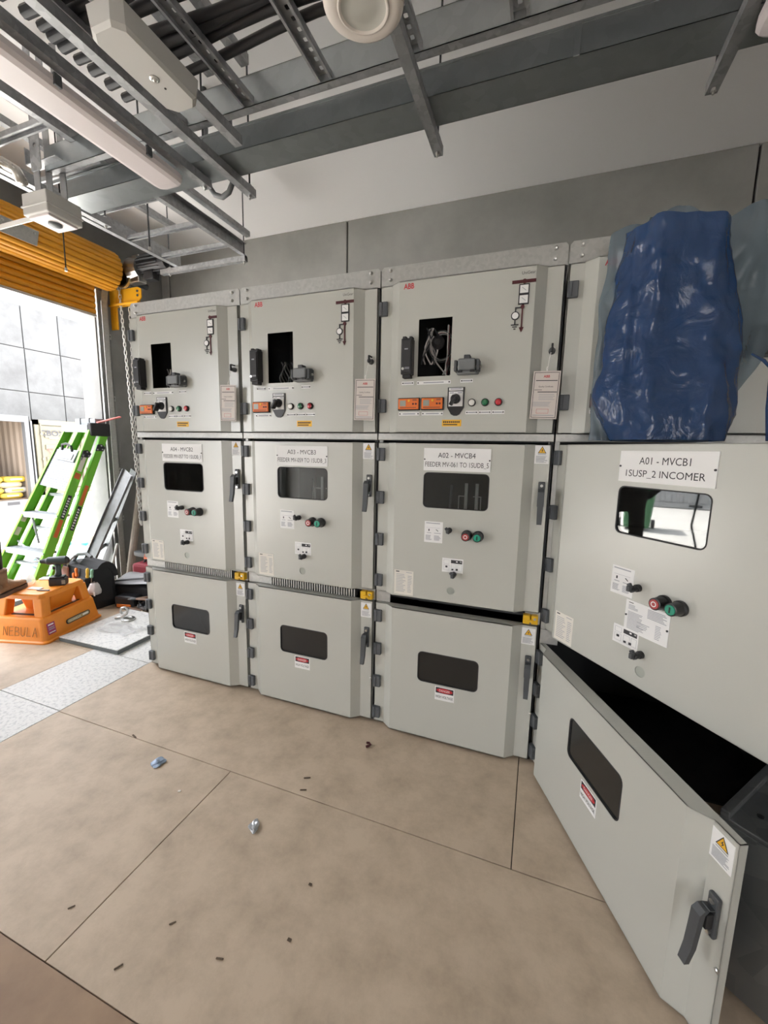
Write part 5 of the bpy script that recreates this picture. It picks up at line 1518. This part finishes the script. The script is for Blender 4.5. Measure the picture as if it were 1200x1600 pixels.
# green wheelie bin, seen mirrored in the open breaker door
wb_ = empty('wheelie_bin', (-5.45, -.68, -.02), 'green wheelie bin standing in the yard left of the doorway', 'bin')
GB = mat('bin_green', (.035, .13, .055), .45)
b = MB(); loft(b, [(rr(-.24, -.22, .24, .22, .04, 4), .06), (rr(-.33, -.28, .33, .28, .05, 4), .95), (rr(-.35, -.30, .35, .30, .05, 4), .97), (rr(-.35, -.30, .35, .30, .05, 4), 1.01)], GB); b.build('body', wb_)
b = MB(); loft(b, [(rr(-.36, -.31, .37, .31, .05, 4), 1.012), (rr(-.34, -.29, .35, .29, .05, 4), 1.06)], GB); b.build('lid', wb_)
for s in (-1, 1): b = MB(); b.cyl((-.26, s*.27, .09), (-.26, s*.33, .09), .09, BLK2, 16); b.build('wheel', wb_)

# ================================================================== PERSON AT THE LEFT EDGE (one boot on the stool)
pe = empty('person', (-1.16, -.55, 0), 'person in dark work clothes, tan work boot up on the orange stool', 'person')
def skin_obj(name, verts, edges, radii, mt, parent, loc, root=0, sub=2):
    me = bpy.data.meshes.new(name); me.from_pydata(verts, edges, []); me.materials.append(mt)
    o = bpy.data.objects.new(name, me); COL.objects.link(o); o.parent = parent; o.location = loc
    mod = o.modifiers.new('skin', 'SKIN'); mod.use_smooth_shade = True
    for i, r in enumerate(radii):
        sv = me.skin_vertices[0].data[i]; sv.radius = (r, r) if not isinstance(r, tuple) else r; sv.use_root = (i == root)
    s2 = o.modifiers.new('sub', 'SUBSURF'); s2.levels = sub; s2.render_levels = sub
    return o
Cl = mat('work_shirt', (.045, .020, .022), .8, noise_amt=.3, nscale=8); TRS = mat('work_trousers', (.075, .062, .055), .85, noise_amt=.3, nscale=9); SKN = mat('skin', (.50, .30, .22), .55)
O = Vector((-1.16, -.55, 0))
def rel(*p): return tuple(Vector(p)-O)
hip = rel(-1.00, -.42, .93)
V = [hip, rel(-1.01, -.45, 1.10), rel(-1.04, -.47, 1.28), rel(-1.06, -.47, 1.40), rel(-1.07, -.47, 1.50),       # spine to neck
     rel(-1.15, -.59, 1.41), rel(-1.11, -.70, 1.14), rel(-1.05, -.55, .98),                                          # left arm
     rel(-.93, -.39, 1.41), rel(-.84, -.44, 1.14), rel(-.99, -.40, .98),                                          # right arm
     rel(-1.00, -.48, .90), rel(-.96, -.50, .50), rel(-.90, -.56, .12),                                            # standing leg
     rel(-1.03, -.34, .90), rel(-1.31, -.19, .84), rel(-1.245, -.215, .46)]                                          # raised leg
Ed = [(0, 1), (1, 2), (2, 3), (3, 4), (3, 5), (5, 6), (6, 7), (3, 8), (8, 9), (9, 10), (0, 11), (11, 12), (12, 13), (0, 14), (14, 15), (15, 16)]
Ra = [.125, .125, .145, .115, .055, .065, .050, .036, .065, .050, .036, .095, .070, .055, .095, .074, .058]
body = skin_obj('body', V, Ed, Ra, TRS, pe, (0, 0, 0))
# shirt over the trunk
VS = [V[1], V[2], V[3], V[5], V[6], V[8], V[9]]
skin_obj('shirt', [tuple(Vector(v)) for v in VS], [(0, 1), (1, 2), (2, 3), (3, 4), (2, 5), (5, 6)], [.145, .160, .130, .080, .066, .080, .066], Cl, pe, (0, 0, 0), root=1)
hd_ = MB()
prof = [(.030, -.115), (.058, -.095), (.070, -.05), (.076, 0), (.078, .045), (.066, .09), (.035, .115), (.005, .12)]
hd_.lathe([(.045, -.17)]+prof, SKN, 20)
Mh = Matrix.Rotation(.35, 4, 'X')
hd_.bbox(-.012, .070, -.035, .012, .098, .012, .008, SKN); hd_.bbox(-.024, .066, -.066, .024, .080, -.056, .004, mat('lips', (.40, .16, .14), .5))
for s in (-1, 1): hd_.bbox(s*.03-.012, .066, .012, s*.03+.012, .078, .026, .004, WHITE); hd_.bbox(s*.03-.005, .074, .013, s*.03+.005, .080, .025, .002, INK); hd_.bbox(s*.078-.008, -.015, -.03, s*.078+.008, .015, .03, .006, SKN)
ho = hd_.build('head', pe, rel(-1.09, -.46, 1.63), (-.3, 0, math.radians(25)), smooth=True)
hm_ = MB(); hm_.lathe([(.100, .035), (.098, .06), (.088, .10), (.06, .135), (.01, .148)], mat('helmet', (.75, .74, .70), .4), 20); hm_.bbox(-.07, .06, .034, .07, .135, .042, .004, MATS['helmet']); hm_.build('hard_hat', pe, rel(-1.09, -.46, 1.63), (-.3, 0, math.radians(25)))
def hand(base, d, n_, name):
    base = Vector(base); d = Vector(d).normalized(); n_ = Vector(n_).normalized(); w = d.cross(n_)
    vs = [base, base+d*.045, base+d*.085]; ed = [(0, 1), (1, 2)]; ra = [.026, .034, .030]
    for k, L_ in enumerate((.065, .075, .070, .055)):
        o_ = base+d*.088+w*(-.028+.019*k); i0 = len(vs)
        vs += [o_, o_+d*L_*.5+n_*.008, o_+d*L_*.85+n_*.028]; ed += [(2, i0), (i0, i0+1), (i0+1, i0+2)]; ra += [.0095, .009, .008]
    i0 = len(vs); o_ = base+d*.03-w*.03
    vs += [o_, o_+d*.03-w*.02, o_+d*.055-w*.022+n_*.012]; ed += [(1, i0), (i0, i0+1), (i0+1, i0+2)]; ra += [.012, .011, .009]
    return skin_obj(name, [tuple(v) for v in vs], ed, ra, SKN, pe, (0, 0, 0), sub=1)
hand(V[7], (.1, .5, -.6), (.6, .2, .2), 'hand'); hand(V[10], (-.3, .5, -.5), (-.5, -.1, .2), 'hand')
BOOT = mat('boot_tan', (.33, .205, .115), .75, col2=(.22, .13, .075), nscale=14, bump=.5, bscale=60, sharp=(.3, .7)); SOLE = mat('boot_sole', (.13, .085, .065), .8); LACE = mat('laces', (.50, .40, .26), .8)
def boot(heel, toe, z0, name='boot'):
    heel = Vector((*heel, z0)); toe = Vector((*toe, z0)); d = (toe-heel); L_ = d.length; ang = math.atan2(d.y, d.x)
    r_ = empty(name, tuple(heel-O)); r_.rotation_euler = (0, 0, ang); r_.parent = pe; del_ = None
    # cross-sections along the foot: (x, half width, height of top)
    b = MB(); secs = []
    for x, hw, ht in ((-.012, .028, .075), (0, .036, .105), (.045, .040, .115), (.085, .040, .108), (.13, .043, .092), (.18, .049, .074), (.23, .050, .066), (.27, .042, .058), (.295, .024, .045), (.305, .008, .034)):
        x *= L_/.305
        ring = []
        for k in range(14):
            a = 2*PI*k/14; c, s = math.cos(a), math.sin(a)
            ring.append((x, hw*math.copysign(abs(c)**.7, c), .024+(ht-.024)*.5+(ht-.024)*.5*math.copysign(abs(s)**.75, s)))
        secs.append(ring)
    vs = [p for r in secs for p in r]; n = 14; fs = [(i*n+k, i*n+(k+1) % n, (i+1)*n+(k+1) % n, (i+1)*n+k) for i in range(len(secs)-1) for k in range(n)] + [tuple(range(n)), tuple(range((len(secs)-1)*n, len(secs)*n))]
    b.add(vs, fs, BOOT)
    b.tube([(.042, 0, .07), (.040, 0, .12), (.038, 0, .165), (.037, 0, .19)], [.050, .050, .054, .058], BOOT, 14, flat=.85)
    b.tube([(.037, 0, .188), (.037, 0, .20)], [.060, .056], BOOT, 14, flat=.85)
    me = b.mesh(name, True)
    o = link(name, me, pe, tuple(heel-O), (0, 0, ang))
    bpy.data.objects.remove(r_)
    b = MB(); q = []
    for x, hw in ((-.016, .026), (0, .040), (.06, .044), (.11, .041), (.17, .051), (.23, .054), (.275, .044), (.302, .022), (.308, 0)): q.append((x*L_/.305, hw))
    poly = q + [(x, -h) for x, h in q[::-1][1:]]
    b.prism(poly, 'z', 0, .026, SOLE); b.build('sole', o)
    b = MB()
    for k in range(5):
        x = .10+.018*k; z = .112-.0085*k
        b.tube([(x, -.026, z-.012), (x+.006, 0, z+.002), (x, .026, z-.012)], .0028, LACE, 6)
    b.build('laces', o)
    return o
boot((-1.205, -.225), (-1.365, .025), TOPZS)
boot((-.875, -.585), (-1.08, -.39), 0)

# ================================================================== LITTER ON THE FLOOR
FOIL = mat('foil', (.55, .58, .62), .3, metal=.8); FOILB = mat('foil_blue', (.28, .36, .48), .35, metal=.3)
def crumple(name, loc, r, mt, label, cat, seed, sq=.55):
    bm = bmesh.new(); bmesh.ops.create_icosphere(bm, subdivisions=3, radius=r)
    for v in bm.verts:
        n_ = noise.noise(v.co*(1.4/r)+Vector((seed, 0, 0))); v.co *= 1+.55*n_
        v.co.x *= 1.35; v.co.z = max(v.co.z*sq, -r*.30)
    zmin = min(v.co.z for v in bm.verts)
    for v in bm.verts: v.co.z -= zmin
    me = bpy.data.meshes.new(name); bm.to_mesh(me); bm.free(); me.materials.append(mt)
    return link(name, me, None, loc, (0, 0, seed), label, cat)
crumple('foil_scrap', (.80, -.672, .001), .022, FOILB, 'bluish crumpled foil scrap on the floor boards, farther from the viewer', 'foil scrap', 1.3)
crumple('foil_scrap', (1.415, -.780, .001), .019, FOIL, 'silver crumpled foil scrap in the middle of the floor boards', 'foil scrap', 2.1)
b = MB(); b.tube([(0, 0, .006), (.012, .008, .008), (.016, .020, .007), (.006, .028, .008), (-.004, .020, .012)], .0055, DRED, 6); b.build('cable_offcut', loc=(1.644, -.22, .001), label='curled dark red cable offcut on the floor before the third panel', cat='offcut')
LIT = mat('litter_brown', (.10, .07, .045), .8); LITW = mat('litter_white', (.70, .68, .62), .7)
lits = [((1.014, -.756), .010, LITW, 'tiny white chip'), ((1.477, -.493), .024, LIT, 'thin brown sliver'), ((1.496, -.557), .022, LIT, 'thin brown sliver'), ((1.061, -1.223), .016, LIT, 'thin brown sliver'),
        ((1.392, -1.142), .016, LIT, 'thin brown sliver'), ((1.341, -1.279), .018, LIT, 'thin brown sliver'), ((1.59, -1.162), .018, LIT, 'thin brown sliver'), ((1.749, -1.051), .010, LIT, 'tiny brown pebble'),
        ((1.725, -.889), .009, LIT, 'tiny brown pebble'), ((.535, -.58), .03, LIT, 'small dark smear of shavings')]
wh = ('left of the silver foil', 'halfway to the second panel, the farther of two', 'halfway to the second panel, the nearer of two', 'at the left by the long board joint', 'in the lower middle of the board', 'at the bottom left near the brown board', 'at the bottom middle of the floor', 'right of centre near the bottom', 'in the centre of the near board', 'on the far board joint')
for i, ((x, y), s, mt, nm) in enumerate(lits):
    s *= .62; b = MB(); h = .003 if s > .0075 else .004
    b.bbox(-s, -s*.22 if s > .0075 else -s*.7, 0, s, s*.22 if s > .0075 else s*.7, h, .0015, mt)
    b.build('litter_scrap', loc=(x, y, .001), rot=(0, 0, (.5, .45, .4, .9, .8, 1.0, .25, 0, 0, -.3)[i]), label=nm+' '+wh[i], cat='litter')
